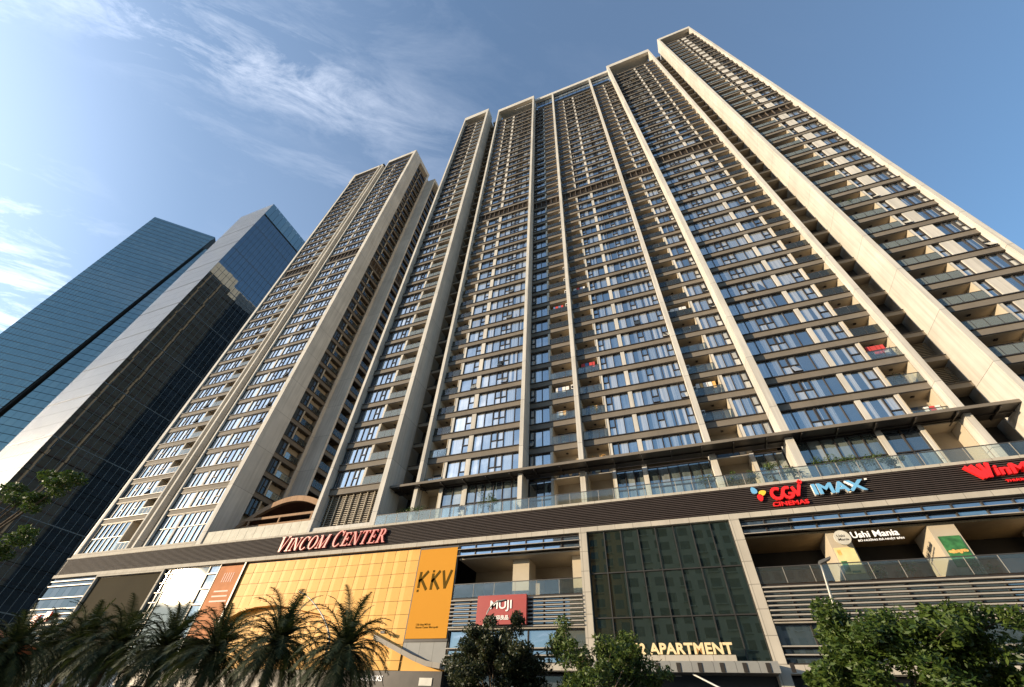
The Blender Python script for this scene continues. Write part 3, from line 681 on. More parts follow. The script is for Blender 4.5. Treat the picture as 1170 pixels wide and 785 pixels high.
# c) bright glass
M['glare']=pane('sunlit_glass',[(0,(.10,.10,.09)),(1,(.12,.11,.10))],base=.08,tint=(1,.93,.80),rough=.10,fold=False)
win(pF,TP,-62.15,-54.4,5.9,15.6,[(.5,0),(.5,0),(4,0)],pm='glare',dpt=.05,fr='dark')
mb=MB()
for z in range(6): mb.box(-62.1,-60.7,37.98,38.04,15.0-z*1.05,15.1-z*1.05,'dark')
for z in range(6): mb.box(-54.3,-52.6,37.98,38.04,14.6-z*1.6,14.75-z*1.6,'dark')
mb.build('glazing_bar',pod)
win(pF,TP,-54.35,-52.55,5.9,15.6,[CL],pm='window_hall',dpt=.05)
# d) gold folded cladding
GA,GB=-48.35,-24.95
for i in range(16):
    x0=GA+(GB-GA)*i/16; x1=GA+(GB-GA)*(i+1)/16; xm=x0+(x1-x0)*.36
    mb=MB(); z=5.72; rows=[5.72,6.4,7.56,8.72,9.8,10.9,12.07,13.27,14.4,15.45]
    for a,b in zip(rows[:-1],rows[1:]):
        j=rng.gauss(0,.006); j2=rng.gauss(0,.006); a+=.015; b-=.015
        mb.face([(x0+.012,38.09+j,a),(xm,38.055+j,a),(xm,38.055+j2,b),(x0+.012,38.09+j2,b)],'gold')
        mb.face([(xm,38.055+j,a),(x1-.012,38.075+j,a),(x1-.012,38.075+j2,b),(xm,38.055+j2,b)],'gold')
    mb.build('gold_cladding_strip',pod)
B('cladding_back','dark',[(GA,GB,38.2,38.35,5.7,15.6)],pod)
B('gold_cladding_strip','gold',[(GB,-20.6,38.19,38.25,5.72,7.68)],pod)
# arch ribbon over the corner entrance
arc=[(-47.5,9.9),(-45.5,10.75),(-43.5,11.15),(-40.5,11.25),(-37.6,10.75),(-34.5,10.3),(-31,9.4),(-27.7,8.2),(-25.5,7.45),(-23.4,6.72),(-22,6.32),(-20.6,6.15)]
mb=MB()
def cm(i): return arc[i]
for i in range(len(arc)-1):
    (x0,z0),(x1,z1)=arc[i],arc[i+1]
    mb.hexa([(x0,37.35,z0-.36),(x1,37.35,z1-.36),(x1,38.0,z1-.36),(x0,38.0,z0-.36),(x0,37.35,z0),(x1,37.35,z1),(x1,38.0,z1),(x0,38.0,z0)],'ribbon' if x0>-30 else 'gold')
mb.build('arch_ribbon',pod)
# e) frame and grey panel
B('poster_frame','dark',[(-24.92,-20.55,38.0,38.2,7.7,15.5)],pod)
poly=[(-24.9,7.68),(-24.9,7.2),(-23.4,6.75),(-22,6.34),(-20.62,6.2),(-20.62,7.68)]
mb=MB(); mb.prism(poly,.12,38.06,'grille'); mb.build('grey_panel',pod)
# f) and h) mall bays
def mallbay(x0,x1,cols,right):
    T=TP; n=int(round((x1-x0)/(1.75)))
    win(pF,T,x0,x1,15.0,15.5,[CL]*n,pm='blueband',dpt=.05,kind='clerestory'); win(pF,T,x0,x1,14.42,14.95,[CL]*n,pm='blueband',dpt=.05,kind='clerestory')
    B('sunshade','dark',[(x0,x1,37.72,38.0,14.34,14.42),(x0,x1,37.72,38.0,14.93,15.0)],pod)
    B('sunshade_edge','podblade',[(x0,x1,37.66,37.715,14.35,14.41),(x0,x1,37.66,37.715,14.94,14.99)],pod)
    B('terrace_ceiling','soffitwood' if right else 'creamwall',[(x0,x1,38.25,42.5,14.2,14.33)],pod)
    B('terrace_wall','wood' if right else 'soffit',[(x0,x1,42.3,42.55,10.9,14.2)],pod)
    if right: B('terrace_painted_shade','black',[(x0,x1,42.1,42.28,12.9,14.19)],pod)  # black sheet stands in for the shade under the terrace ceiling
    B('terrace_floor','dark',[(x0,x1,38.0,42.3,10.72,10.88)],pod)
    for c in cols: B('column','creamwall',[(c[0],c[1],c[2],c[3],10.88,14.19)],pod)
    mb=MB(); mb.box(x0,x1,37.9,37.96,11.96,12.02,'rail'); m_=int((x1-x0)/1.75)
    for i in range(m_):
        a=x0+(x1-x0)*i/m_; b=x0+(x1-x0)*(i+1)/m_; mb.box(a+.02,b-.02,37.92,37.94,10.9,11.955,'railglass')
        if i: mb.box(a-.015,a+.015,37.905,37.955,10.9,11.955,'podblade')
    mb.build('glass_balustrade',pod)
    # sun blades in front of glass
    win(pF,T,x0,x1,8.55,10.7,[CL]*max(3,n),pm='podglass',dpt=.12,kind='shop_window')
    for i in range(8):
        z=8.6+i*.285; bl=MB(); bl.box(x0,x1,37.66,37.98,z,z+.045,'podblade'); bl.box(x0,x1,37.64,37.66,z-.01,z+.075,'podblade'); bl.build('sun_blade',pod)
    win(pF,T,x0,x1,7.2,8.5,[(1.0,0)]*max(3,int(n*.8)),pm='podglass',dpt=.12,kind='shop_window'); win(pF,T,x0,x1,6.75,7.15,[CL]*max(3,int(n*.8)),pm='podglass',dpt=.12,kind='shop_window'); win(pF,T,x0,x1,6.25,6.7,[CL]*max(3,int(n*.8)),pm='podglass',dpt=.12,kind='shop_window')
    B('ledge','podblade',[(x0,x1,37.8,38.05,7.15,7.22),(x0,x1,37.8,38.05,6.69,6.76),(x0,x1,37.8,38.05,8.46,8.55)],pod)
mallbay(-20.5,-8.5,[(-15.3,-13.7,39.3,41.2),(-9.6,-8.5,39.3,41.2)],False)
mallbay(4.76,XR,[(10.3,11.7,38.3,41.2)]+[(16.6+6.3*i,18.15+6.3*i,38.3,41.2) for i in range(7)],True)
for q_ in [(-19.4,-15.9,42.15,42.29,10.9,13.2),(-13.1,-10.2,42.15,42.29,10.9,13.2)]: B('doorway','dark',[q_],pod)
# g) dark green glass and pillars
B('pillar','cream_pod',[(-8.48,-7.8,37.75,39,.12,15.6)],pod); B('pillar','cream_pod',[(3.98,4.72,37.75,39,.12,15.6)],pod)
gw=[]
for z0,z1 in ((6.2,9.08),(9.08,12.25),(12.25,15.58)):
    for i in range(8):
        x0=-7.76+11.7*i/8; x1=-7.76+11.7*(i+1)/8
        pm_=MB(); j=rng.gauss(0,.007); k=rng.gauss(0,.007)
        pm_.face([(x0,38.1+j+k,z0),(x1,38.1-j+k,z0),(x1,38.1-j-k,z1),(x0,38.1+j-k,z1)],'greenglass'); pm_.build('green_glass_pane',pod)
mb=MB()
for i in range(9): x=-7.76+11.7*i/8; mb.box(x-.04,x+.04,37.98,38.08,6.2,15.6,'black')
for z in (9.08,12.25): mb.box(-7.76,3.94,37.99,38.07,z-.04,z+.04,'black')
mb.build('mullion_grid',pod)
mb=MB(); mb.box(-7.8,4.0,36.3,38.05,5.62,5.70,'dark'); mb.box(-7.8,4.05,36.25,36.3,5.60,6.12,'grille')
for i in range(10): mb.box(-7.5+i*1.35,-7.25+i*1.35,36.2,36.249,5.62,6.1,'dark')
mb.box(-7.8,4.05,36.3,38.0,6.1,6.2,'grille'); mb.build('entrance_canopy',pod)
B('canopy_plinth','cream_pod',[(-5.4,1.75,36.9,37.3,6.2,6.6)],pod)
mb=MB(); mb.tube([(-1.2,36.6,5.55),(1.2,36.2,4.4)],.05,'white'); mb.build('barrier_tube',pod)
pF.flush()
# terrace balustrade on the podium roof
mb=MB(); x=-31.6
mb.box(-31.6,XR,38.0,38.05,19.42,19.48,'rail')
while x<XR:
    mb.box(x+.02,x+1.38,38.015,38.035,18.35,19.41,'railglass2' if x<-24 else 'railglass'); mb.box(x-.02,x+.02,38.0,38.05,18.35,19.42,'podblade'); x+=1.4
o=mb.build('glass_balustrade'); tag(o,'long glass balustrade along the podium roof above the red and blue signs','balustrade')
# ------------------------------------------------------------------ arched roof pavilion between towers
ar=thing('arched_pavilion','low arched copper coloured roof over a glazed terrace between the two apartment towers','pavilion',(-52,44,18.3))
n=22; mb=MB(); so_=MB()
ax0,ax1=-58.45,-41.3
def az(u): return 20.9+4.45*math.sin(math.pi*(.06+.86*u))**.9
for i in range(n):
    u0,u1=i/n,(i+1)/n; x0=ax0+(ax1-ax0)*u0; x1=ax0+(ax1-ax0)*u1
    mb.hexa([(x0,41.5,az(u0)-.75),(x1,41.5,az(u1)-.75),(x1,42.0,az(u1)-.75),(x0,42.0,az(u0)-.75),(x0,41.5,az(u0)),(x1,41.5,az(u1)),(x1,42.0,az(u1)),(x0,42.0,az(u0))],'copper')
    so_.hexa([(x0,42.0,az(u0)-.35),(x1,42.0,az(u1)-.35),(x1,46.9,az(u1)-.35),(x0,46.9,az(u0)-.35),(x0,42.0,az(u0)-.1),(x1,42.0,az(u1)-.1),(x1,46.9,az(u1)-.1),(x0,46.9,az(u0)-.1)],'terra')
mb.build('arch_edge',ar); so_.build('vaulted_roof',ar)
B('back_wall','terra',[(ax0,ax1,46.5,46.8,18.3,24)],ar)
B('beam','copper',[(-57,-41.3,41.2,41.4,22.3,22.62),(-57,-41.3,41.2,41.4,21.35,21.6)],ar)
for x in (-56,-50.5,-45): B('beam_post','copper',[(x,x+.22,41.22,41.38,18.3,22.3)],ar)
mb=MB()
for i in range(15): x=-57+i*1.05; mb.box(x+.03,x+1.02,41.0,41.05,18.35,21.0,'railglass2'); mb.box(x-.02,x+.02,40.98,41.07,18.35,21.0,'dark')
mb.build('glass_screen',ar)
mb=MB()
for i in range(12): x=-58.3+i*1.42; mb.box(x+.02,x+1.4,38.15,38.2,18.35,19.9,'pot')
o=mb.build('parapet_panel'); tag(o,'row of pale yellow parapet panels in front of the arched roof','parapet')
# ================================================================== SIGNS
def textmesh(txt,bold=0,shear=0,ext=.06,res=3,space=1.0):
    c=bpy.data.curves.new('t','FONT'); c.body=txt; c.extrude=ext; c.offset=bold; c.shear=shear; c.resolution_u=res; c.space_character=space
    o=bpy.data.objects.new('t',c); COL.objects.link(o); dg=bpy.context.evaluated_depsgraph_get(); dg.update()
    me=bpy.data.meshes.new_from_object(o.evaluated_get(dg)); bpy.data.objects.remove(o); bpy.data.curves.remove(c); return me
def text(name,txt,x0,x1,z0,z1,y,mat,parent=None,bold=.02,shear=0,ext=.08,side=None,space=1.0):
    me=textmesh(txt,bold,shear,1,3,space); xs=[v.co.x for v in me.vertices]; ys=[v.co.y for v in me.vertices]
    if not xs: return None
    ax,bx,ay,by=min(xs),max(xs),min(ys),max(ys)
    for v in me.vertices:
        X=x0+(v.co.x-ax)/(bx-ax)*(x1-x0); Z=z0+(v.co.y-ay)/(by-ay)*(z1-z0); Y=y-v.co.z*ext
        v.co=(X,Y,Z)
    me.name=name; me.materials.clear(); me.materials.append(M[mat]); me.update()
    if side:
        me.materials.append(M[side])
        for p in me.polygons:
            if abs(p.normal.y)<.6: p.material_index=1
    o=bpy.data.objects.new(name,me); COL.objects.link(o)
    if parent: o.parent=parent; o.matrix_parent_inverse=Matrix.Translation(parent.location).inverted()
    return o
# serif italic lettering for the rose sign
def serif(word,x0,x1,z0,z1,y,mat,shear=.22,big=()):
    A={}
    tk,th,sf=.17,.055,.07
    def slab(cx,z,w): return [(cx-w,z),(cx+w,z),(cx+w,z+sf),(cx-w,z+sf)]
    def stem(a,b,w): return [(a[0]-w/2,a[1]),(a[0]+w/2,a[1]),(b[0]+w/2,b[1]),(b[0]-w/2,b[1])]
    def ring(cx,cz,rx,rz,a0,a1,n=18):
        P=[]
        for i in range(n):
            for t0,t1 in ((a0+(a1-a0)*i/n,a0+(a1-a0)*(i+1)/n),):
                def pt(t,o): 
                    w=th+(tk-th)*abs(math.cos(t)); k=0 if o else w
                    return (cx+(rx-k)*math.cos(t),cz+(rz-min(k,w*.6 if not o else 0)-(0 if o else th*.4))*math.sin(t))
                P.append([pt(t0,0),pt(t0,1),pt(t1,1),pt(t1,0)])
        return P
    top=lambda z=1:z
    A['V']=(.86,[stem((.42,0),(.16,1),tk),stem((.46,0),(.74,1),th),slab(.16,1-sf,.16),slab(.74,1-sf,.13)])
    A['I']=(.38,[stem((.19,0),(.19,1),tk),slab(.19,0,.17),slab(.19,1-sf,.17)])
    A['N']=(.92,[stem((.16,0),(.16,1),th),stem((.76,0),(.76,1),th),stem((.72,0),(.20,1),tk),slab(.16,0,.13),slab(.16,1-sf,.14),slab(.76,1-sf,.13)])
    A['C']=(.82,ring(.44,.5,.40,.52,R(48),R(318))+[stem((.72,.66),(.74,.98),th*1.3)])
    A['O']=(.9,ring(.45,.5,.41,.52,0,R(360),26))
    A['M']=(1.08,[stem((.14,0),(.16,1),th),stem((.92,0),(.92,1),tk),stem((.5,0),(.18,1),tk),stem((.5,0),(.88,1),th),slab(.14,0,.13),slab(.92,0,.15),slab(.14,1-sf,.13),slab(.94,1-sf,.13)])
    A['E']=(.72,[stem((.2,0),(.2,1),tk),[(.04,0),(.66,0),(.66,.2),(.61,.2),(.58,sf),(.04,sf)],[(.04,1-sf),(.04,1),(.62,1),(.62,.8),(.57,.8),(.54,1-sf)],[(.2,.47),(.5,.47),(.5,.47+sf),(.2,.47+sf)],stem((.5,.38),(.5,.64),th)])
    A['T']=(.78,[stem((.39,0),(.39,1),tk),slab(.39,0,.17),[(.04,.8),(.09,.8),(.13,1-sf),(.65,1-sf),(.69,.8),(.74,.8),(.74,1),(.04,1)]])
    A['R']=(.84,[stem((.2,0),(.2,1),tk),slab(.18,0,.15),[(.04,1-sf),(.2,1-sf),(.2,1),(.04,1)],stem((.72,0),(.42,.5),tk),slab(.76,0,.1)]+ring(.36,.74,.28,.27,R(-90),R(90),10)+[[(.2,.94),(.38,.94),(.38,1.0),(.2,1.0)],[(.2,.47),(.38,.47),(.38,.53),(.2,.53)]])
    A[' ']=(.34,[])
    tot=sum(A[c][0]*(1.12 if i in big else 1)+.05 for i,c in enumerate(word)); s=(x1-x0-(z1-z0)*shear)/tot; H=z1-z0; cx=0; mb=MB()
    q=0
    for i,c in enumerate(word):
        k=1.18 if i in big else 1; kw=1.12 if i in big else 1
        for poly in A[c][1]:
            q+=1; mb.prism([(x0+(cx+p[0]*kw)*s+H*k*p[1]*shear,z0+p[1]*H*k/1.18) for p in poly],.22,y-.22-.0009*(q%7),mat)
        cx+=A[c][0]*kw+.05
    return mb
o=serif('VINCOM CENTER',-44.4,-29.0,16.32,17.98,37.82,'pink',big=(0,7)).build('letter_sign'); tag(o,'rose pink italic serif lettering VINCOM CENTER on the charcoal fascia','sign')
# cinema sign group
sg=thing('cinema_sign','red and blue cinema lettering with a petal emblem on the charcoal fascia','sign',(10,37.8,17))
YF=37.80
def thick(mb,pts,w,m,y=YF,d=.2):
    for i in range(len(pts)-1):
        a=Vector(pts[i]); b=Vector(pts[i+1]); v=(b-a).normalized(); nrm=Vector((-v.y,v.x))*w/2; e=v*w*.28
        a2=a-e; b2=b+e; mb.prism([tuple(a2-nrm),tuple(b2-nrm),tuple(b2+nrm),tuple(a2+nrm)],d,y-d-.0007*(i%9),m)
def arcpts(cx,cz,rx,rz,a0,a1,n=10): return [(cx+rx*math.cos(R(a0+(a1-a0)*i/n)),cz+rz*math.sin(R(a0+(a1-a0)*i/n))) for i in range(n+1)]
mb=MB(); w=.22
thick(mb,arcpts(8.12,17.25,.38,.42,60,330),w,'red')
thick(mb,[(8.42,17.05),(8.62,17.42)],w,'red',YF-.006)
thick(mb,arcpts(8.92,17.25,.36,.42,70,345),w,'red',YF-.004); thick(mb,[(9.26,17.12),(8.98,17.18)],w*.8,'red',YF-.012)
thick(mb,[(9.34,17.62),(9.56,16.98),(9.88,17.72)],w,'red',YF-.008)
mb.build('red_lettering',sg)
mb=MB()
for k in range(5): a=R(90+72*k); thick(mb,[(10.02,18.02),(10.02+.14*math.cos(a),18.02+.14*math.sin(a))],.12,'red')
mb.build('star_mark',sg)
text('small_lettering','CINEMAS',7.55,10.1,16.28,16.62,YF,'red',sg,.018,0,.09)
text('blue_lettering','IMAX',10.7,14.25,16.86,17.72,YF,'blue',sg,.04,0,.16,side='offwhite')
B('trade_dot','offwhite',[(14.4,14.55,YF-.1,YF,17.65,17.77)],sg)
mb=MB()
def petal(cx,cz,r,ang,m):
    P=[]
    for i in range(14):
        t=2*math.pi*i/14; a=r*math.cos(t); b=r*.72*math.sin(t)*(1-.25*math.cos(t)); P.append((cx+a*math.cos(ang)-b*math.sin(ang),cz+a*math.sin(ang)+b*math.cos(ang)))
    mb.prism(P,.12,YF-.12,m)
petal(6.55,17.72,.30,R(110),'blue'); petal(7.12,17.45,.29,R(20),'yellow'); petal(6.85,17.08,.29,R(-90),'red'); mb.build('petal_emblem',sg)
# supermarket sign at the right edge
sg=thing('supermarket_sign','large red lettering cut by the right edge of the picture on the charcoal fascia','sign',(24,37.8,17))
mb=MB(); w=.27
thick(mb,[(20.68,17.75),(21.3,16.95)],w,'red'); thick(mb,[(21.05,17.8),(21.5,16.95)],w,'red',YF-.01); thick(mb,[(21.35,16.9),(21.62,17.5)],w*.7,'red',YF-.02); thick(mb,[(21.55,17.85),(21.72,16.95),(22.0,17.88)],w*.8,'red',YF-.03)
mb.build('bold_initial',sg)
text('red_lettering','inMart',22.15,25.6,17.0,17.78,YF,'red',sg,.03,.15,.12)
text('small_lettering','THƯƠNG HIỆU VIỆT',22.4,25.3,16.45,16.72,YF,'red',sg,.008,0,.06)
# amber poster
sg=thing('hanging_poster','tall amber poster reading KKV beside the gold cladding','poster',(-22.7,37.9,11.6))
B('poster_sheet','poster',[(-24.78,-20.66,37.93,37.99,7.92,15.3)],sg)
mb=MB(); yy=37.93
def ln(p,w=.24): thick(mb,p,w,'olive',yy,.02)
ln([(-24.35,11.95),(-24.35,12.55)]); ln([(-24.35,12.55),(-24.30,13.2)]);
ln([(-24.33,12.45),(-23.55,13.25)]);ln([(-24.15,12.60),(-23.5,11.75)])
mb.box(-24.46,-24.26,yy-.02,yy-.001,11.55,11.75,'olive')
ln([(-22.98,11.75),(-22.93,13.0)]); mb.box(-23.02,-22.82,yy-.02,yy-.001,13.15,13.35,'olive'); ln([(-22.96,12.4),(-22.25,13.2)]);ln([(-22.8,12.55),(-22.2,11.75)])
ln([(-21.85,13.2),(-21.52,11.8),(-21.0,13.2)])
mb.build('poster_lettering',sg)
text('small_lettering','Cửa hàng Mới tại\nVincom Center Metropolis',-23.9,-21.6,8.62,9.05,37.93,'olive',sg,.01,0,.01)
# maroon sign
sg=thing('shop_sign','maroon rectangular sign reading MUJI in white over the sun blades','sign',(-15.4,37.5,9.7))
B('sign_board','maroon',[(-17.7,-13.2,37.3,37.62,8.7,10.83)],sg)
text('white_lettering','MUJI',-16.45,-14.5,9.6,10.42,37.3,'offwhite',sg,.012,0,.05)
text('small_lettering','無印良品',-16.25,-14.75,9.0,9.35,37.3,'offwhite',sg,.02,0,.04)
# restaurant sign
sg=thing('restaurant_sign','white restaurant lettering with a round cream badge under the timber ceiling','sign',(12.5,37.9,13.6))
mb=MB(); mb.prism([(11.1+.52*math.cos(2*math.pi*i/28),13.62+.50*math.sin(2*math.pi*i/28)) for i in range(28)],.16,37.72,'pot'); mb.build('round_badge',sg)
text('badge_lettering','Ushi\nMania',10.78,11.45,13.4,13.82,37.72,'dark',sg,.01,0,.01)
text('white_lettering','Ushi Mania',11.72,14.6,13.55,13.98,37.85,'litwhite',sg,.016,0,.03)
text('small_lettering','BÒ NƯỚNG ĐÁ NHẬT BẢN',12.0,14.75,13.26,13.46,37.85,'litwhite',sg,.006,0,.02)
# posters on columns
sg=thing('column_poster','pale yellow and green poster on the first column right of the cream pillar','poster',(10.9,38.2,12.3))
B('poster_sheet','yposter',[(10.38,11.62,38.24,38.29,11.35,13.1)],sg); B('green_print','greenposter',[(10.45,10.8,38.23,38.238,11.5,12.2),(10.85,11.35,38.23,38.238,11.42,11.55)],sg); B('food_print','food',[(10.5,10.72,38.23,38.238,12.6,12.95)],sg)
sg=thing('column_poster','dark green poster with a band of orange food on the second terrace column','poster',(17.4,38.2,12.4))
B('poster_sheet','greenposter',[(16.8,18.0,38.24,38.29,11.45,13.4)],sg)
mb=MB()
for i in range(14):
    cx=16.95+i*.07; cz=12.42+rng.gauss(0,.05); mb.prism([(cx+.1*math.cos(t*.9),cz+.08*math.sin(t*.9)) for t in range(7)],.01,38.228-.0004*i,'food')
mb.build('food_print',sg)
# coral poster
sg=thing('wall_poster','coral orange poster between the glaring window and the gold cladding','poster',(-50.5,37.95,12))
B('poster_sheet','redposter',[(-52.4,-48.65,37.95,38.1,8.2,15.35)],sg); B('poster_edge','dark',[(-48.6,-48.38,37.85,38.15,5.9,15.6),(-52.52,-52.42,37.9,38.15,5.9,15.6)],sg)
mb=MB()
for i in range(5): mb.box(-51.2+i*.35,-51.1+i*.35,37.93,37.949,13.6,14.6,'maroon')
for i in range(3): mb.box(-51.6,-49.4+.2*i,37.93,37.949,12.6-i*.5,12.75-i*.5,'maroon')
mb.build('printed_marks',sg)
o=text('letter_sign','M2 APARTMENT',-5.2,1.7,6.66,7.32,37.15,'litgold',None,.035,0,.1,space=1.05); tag(o,'golden block lettering M2 APARTMENT standing on the entrance canopy','sign')
o=text('letter_sign','STARBUCKS',-29.3,-26.2,4.98,5.36,37.88,'litwhite',None,.015,.0,.03); tag(o,'small white coffee shop lettering on the dark board under the gold wall','sign')
B2=lambda n,m,b:B(n,m,b)
o=B('notice_plate','lampgrey',[(-22.6,-21.4,37.84,37.89,4.75,5.25)]); tag(o,'small grey notice plate on the dark board left of the dark round tree','plate')
sg=thing('red_wall_sign','pair of red sign plates with white marks at the far left end of the podium','sign',(-81,37.6,10.6))
B('red_plate','red',[(-82.6,-81.3,37.5,37.7,9.6,11.1),(-80.2,-79.2,37.5,37.7,10.3,11.4)],sg); B('white_mark','offwhite',[(-82.2,-82.0,37.47,37.499,9.9,10.8),(-82.0,-81.6,37.47,37.499,9.8,10.0),(-79.9,-79.5,37.47,37.499,10.5,10.7)],sg)
o=B('security_camera','dark',[(-26.9,-26.75,37.5,37.9,8.3,8.4),(-27.05,-26.6,37.3,37.5,8.25,8.45)]); tag(o,'small black camera on the gold wall just above the curved ribbon','camera')
# ================================================================== PLANTS
def leafcloud(mb,c,rad,n,size,m,r,flat=1.0):
    for _ in range(n):
        while True:
            v=Vector((r.uniform(-1,1),r.uniform(-1,1),r.uniform(-1,1)))
            if v.length<1: break
        p=c+Vector((v.x*rad,v.y*rad,v.z*rad*flat)); s=size*r.choice((.55,.8,1,1,1.35,1.6))
        a=Vector((r.gauss(0,1),r.gauss(0,1),r.gauss(0,.7))).normalized(); b=a.cross(Vector((r.gauss(0,1),r.gauss(0,1),r.gauss(0,1)))).normalized()
        mb.face([p-a*s,p+b*s*.38,p+a*s,p-b*s*.38],m)
def broadleaf(name,label,x,y,h,spread,crown_c,crown_rz,lm,seed,n=11000,leaf=.10,trunk=.13,group=None,lean=0):
    r=random.Random(seed); root=thing(name,label,'tree',(x,y,0),group)
    tm=MB(); base=Vector((x,y,.1)); fork=Vector((x+r.uniform(-.2,.2)+lean*.4,y,crown_c-crown_rz*.75))
    tm.tube([base,base.lerp(fork,.5)+Vector((r.uniform(-.08,.08),0,0)),fork],[trunk,trunk*.85,trunk*.7],'bark',10)
    C=Vector((x+lean,y,crown_c)); tips=[]
    for i in range(26):
        th=r.uniform(0,2*math.pi); zc=r.uniform(-.8,1); rr=math.sqrt(max(0,1-zc*zc*.85)); q=r.uniform(.68,1.04)
        tip=C+Vector((math.cos(th)*rr*spread*q,math.sin(th)*rr*spread*q*.9,zc*crown_rz*q)); mid=fork.lerp(tip,.5)+Vector((r.gauss(0,.15),r.gauss(0,.15),.2))
        tm.tube([fork,mid,tip],[trunk*.35,trunk*.2,.012],'bark',5,False); tips.append(tip); tips.append(mid.lerp(tip,.5))
        for _ in range(4):
            t2=tip+Vector((r.gauss(0,.38),r.gauss(0,.38),r.gauss(0,.30))); tm.tube([mid.lerp(tip,.6),t2],[.02,.006],'bark',4,False); tips.append(t2)
    tm.build('trunk',root,smooth=True)
    cmb=MB(); per=max(8,int(n/len(tips)))
    for t in tips:
        leafcloud(cmb,t,r.uniform(.22,.5)*spread/2.2,int(per*r.uniform(.5,1.5)),leaf,lm,r,.75)
    cmb.build('crown',root); return root
broadleaf('street_tree','dark dense round tree standing in front of the maroon sign',-9.2,22,6.1,2.2,3.8,1.75,'leaf3',11,42000,.07,lean=0)
broadleaf('street_tree','airy light green tree in front of the golden lettering beside the dark glass',-4.55,22,6.0,2.3,3.8,1.75,'leaf2',12,24000,.075,lean=0)
broadleaf('street_tree','broad glossy green tree around the curved street lamp at lower right',5.35,17.5,5.8,2.35,3.5,1.55,'leaf',13,44000,.07,lean=0)
broadleaf('street_tree','glossy green tree cut by the right edge of the picture',9.1,17.5,5.4,1.5,3.35,1.4,'leaf',14,26000,.07)
# overhanging tree at the left
root=thing('street_tree','sparse leafy branch tips reaching in from the left edge before the glass towers','tree',(-20.5,6.0,0))
r=random.Random(5); tm=MB(); tm.tube([(-20.5,6,0),(-20.4,6,2.6),(-19.8,6,4.2)],[.2,.17,.12],'bark',10)
tips=[]
for tip in [(-16.9,6,6.5),(-17.9,6.1,6.9),(-18.5,6.0,6.2),(-16.3,6,6.6),(-19.2,6,6.6),(-16.4,6,4.9),(-16.9,6.0,4.6),(-17.6,5.9,4.4),(-18.8,6,4.6),(-17.4,6,6.1)]:
    tip=Vector(tip); tm.tube([(-19.8,6,4.2),Vector((-19.8,6,4.2)).lerp(tip,.5)+Vector((0,0,-.15)),tip],[.06,.035,.01],'bark',5,False); tips.append(tip)
tm.build('trunk',root,smooth=True); cm_=MB()
for t in tips: leafcloud(cm_,t,.36,420,.05,'leaf',r,.5); leafcloud(cm_,t+Vector((r.gauss(0,.3),0,r.gauss(0,.2))),.24,170,.045,'leaf',r,.5)
cm_.build('crown',root)
# palms
def palm_parts(seed,h):
    r=random.Random(seed); tm=MB(); pts=[(0,0,0),(r.uniform(-.05,.05),0,h*.5),(0,0,h)]
    tm.tube(pts,[.24,.19,.17],'palmbark',10)
    for i in range(26): # old leaf bases
        a=i*2.4; z=h-.9+i*.035; tm.tube([(math.cos(a)*.14,math.sin(a)*.14,z),(math.cos(a)*.30,math.sin(a)*.30,z+.22)],[.05,.02],'palmbark',4)
    fm=MB()
    for i in range(84):
        az_=i*2.399+r.uniform(-.2,.2); el=R(82-112*(i/84)**.85+r.uniform(-6,6)); ln_=r.uniform(2.4,3.1)
        d=Vector((math.cos(az_)*math.cos(el),math.sin(az_)*math.cos(el),math.sin(el))); side=Vector((-math.sin(az_),math.cos(az_),0))
        p=Vector((0,0,h)); P=[p.copy()]; step=ln_/14; v=d.copy()
        for s_ in range(14):
            v=(v+Vector((0,0,-.055-.011*s_))).normalized(); p=p+v*step; P.append(p.copy())
        fm.tube(P[::2]+[P[-1]],[.028-.003*k for k in range(len(P[::2])+1)],'palm',4,False)
        nL=52
        for k in range(2,nL):
            t=k/nL*14; a=int(min(t,13.99)); q=P[a].lerp(P[a+1],t-a); dv_=(P[a+1]-P[a]).normalized()
            L_=.44*math.sin(math.pi*min(1,(k/nL)*.85+.12))**.6*r.uniform(.85,1.1)
            for sg_ in (-1,1):
                up=dv_.cross(side)*(-1 if dv_.cross(side).z<0 else 1)
                e=(side*sg_*.85+dv_*.55+up*r.uniform(-.05,.35)+Vector((0,0,-.15))).normalized(); wv=dv_*.026
                tip=q+e*L_+Vector((0,0,-.10*L_)); fm.face([q-wv,q+wv,tip+wv*.15,tip-wv*.15],'palm')
    return tm.mesh('trunk'),fm.mesh('crown')
PV=[palm_parts(21,4.45),palm_parts(22,4.45),palm_parts(23,4.45)]
plab=['rightmost palm tree, its whole crown against the gold wall','second palm from the right, just left of the one before the gold wall','third palm from the right, below the left end of the gold wall','fourth palm from the right, below the coral poster','fifth palm from the right, below the glaring window','sixth palm from the right, below the right side of the dark screen','seventh palm from the right, below the middle of the dark screen','palm tree second from the left edge, before the grey glazing','leftmost palm tree, drooping at the lower left corner']
ppos=[(-16.8,20.5,1.0),(-21.2,20.5,1.02),(-25.3,20.3,1.03),(-29.6,20.5,1.0),(-33.6,20.2,1.08),(-37.6,20.4,1.05),(-41.0,20.2,1.0),(-44.6,20.5,.9),(-30.8,14.0,.8)]
for i,((x,y,s),lb) in enumerate(zip(ppos,plab)):
    root=thing('palm_tree',lb,'palm tree',(x,y,.1),'palm trees along the road'); root.scale=(s,s,s*(1.0,1.05,.96,1.03,.97,1.04,.98,1.0,1.0)[i]); root.rotation_euler=(0,0,i*1.37)
    tme,fme=PV[i%3]
    for nm,me in (('trunk',tme),('crown',fme)):
        o=bpy.data.objects.new(nm,me); COL.objects.link(o); o.parent=root
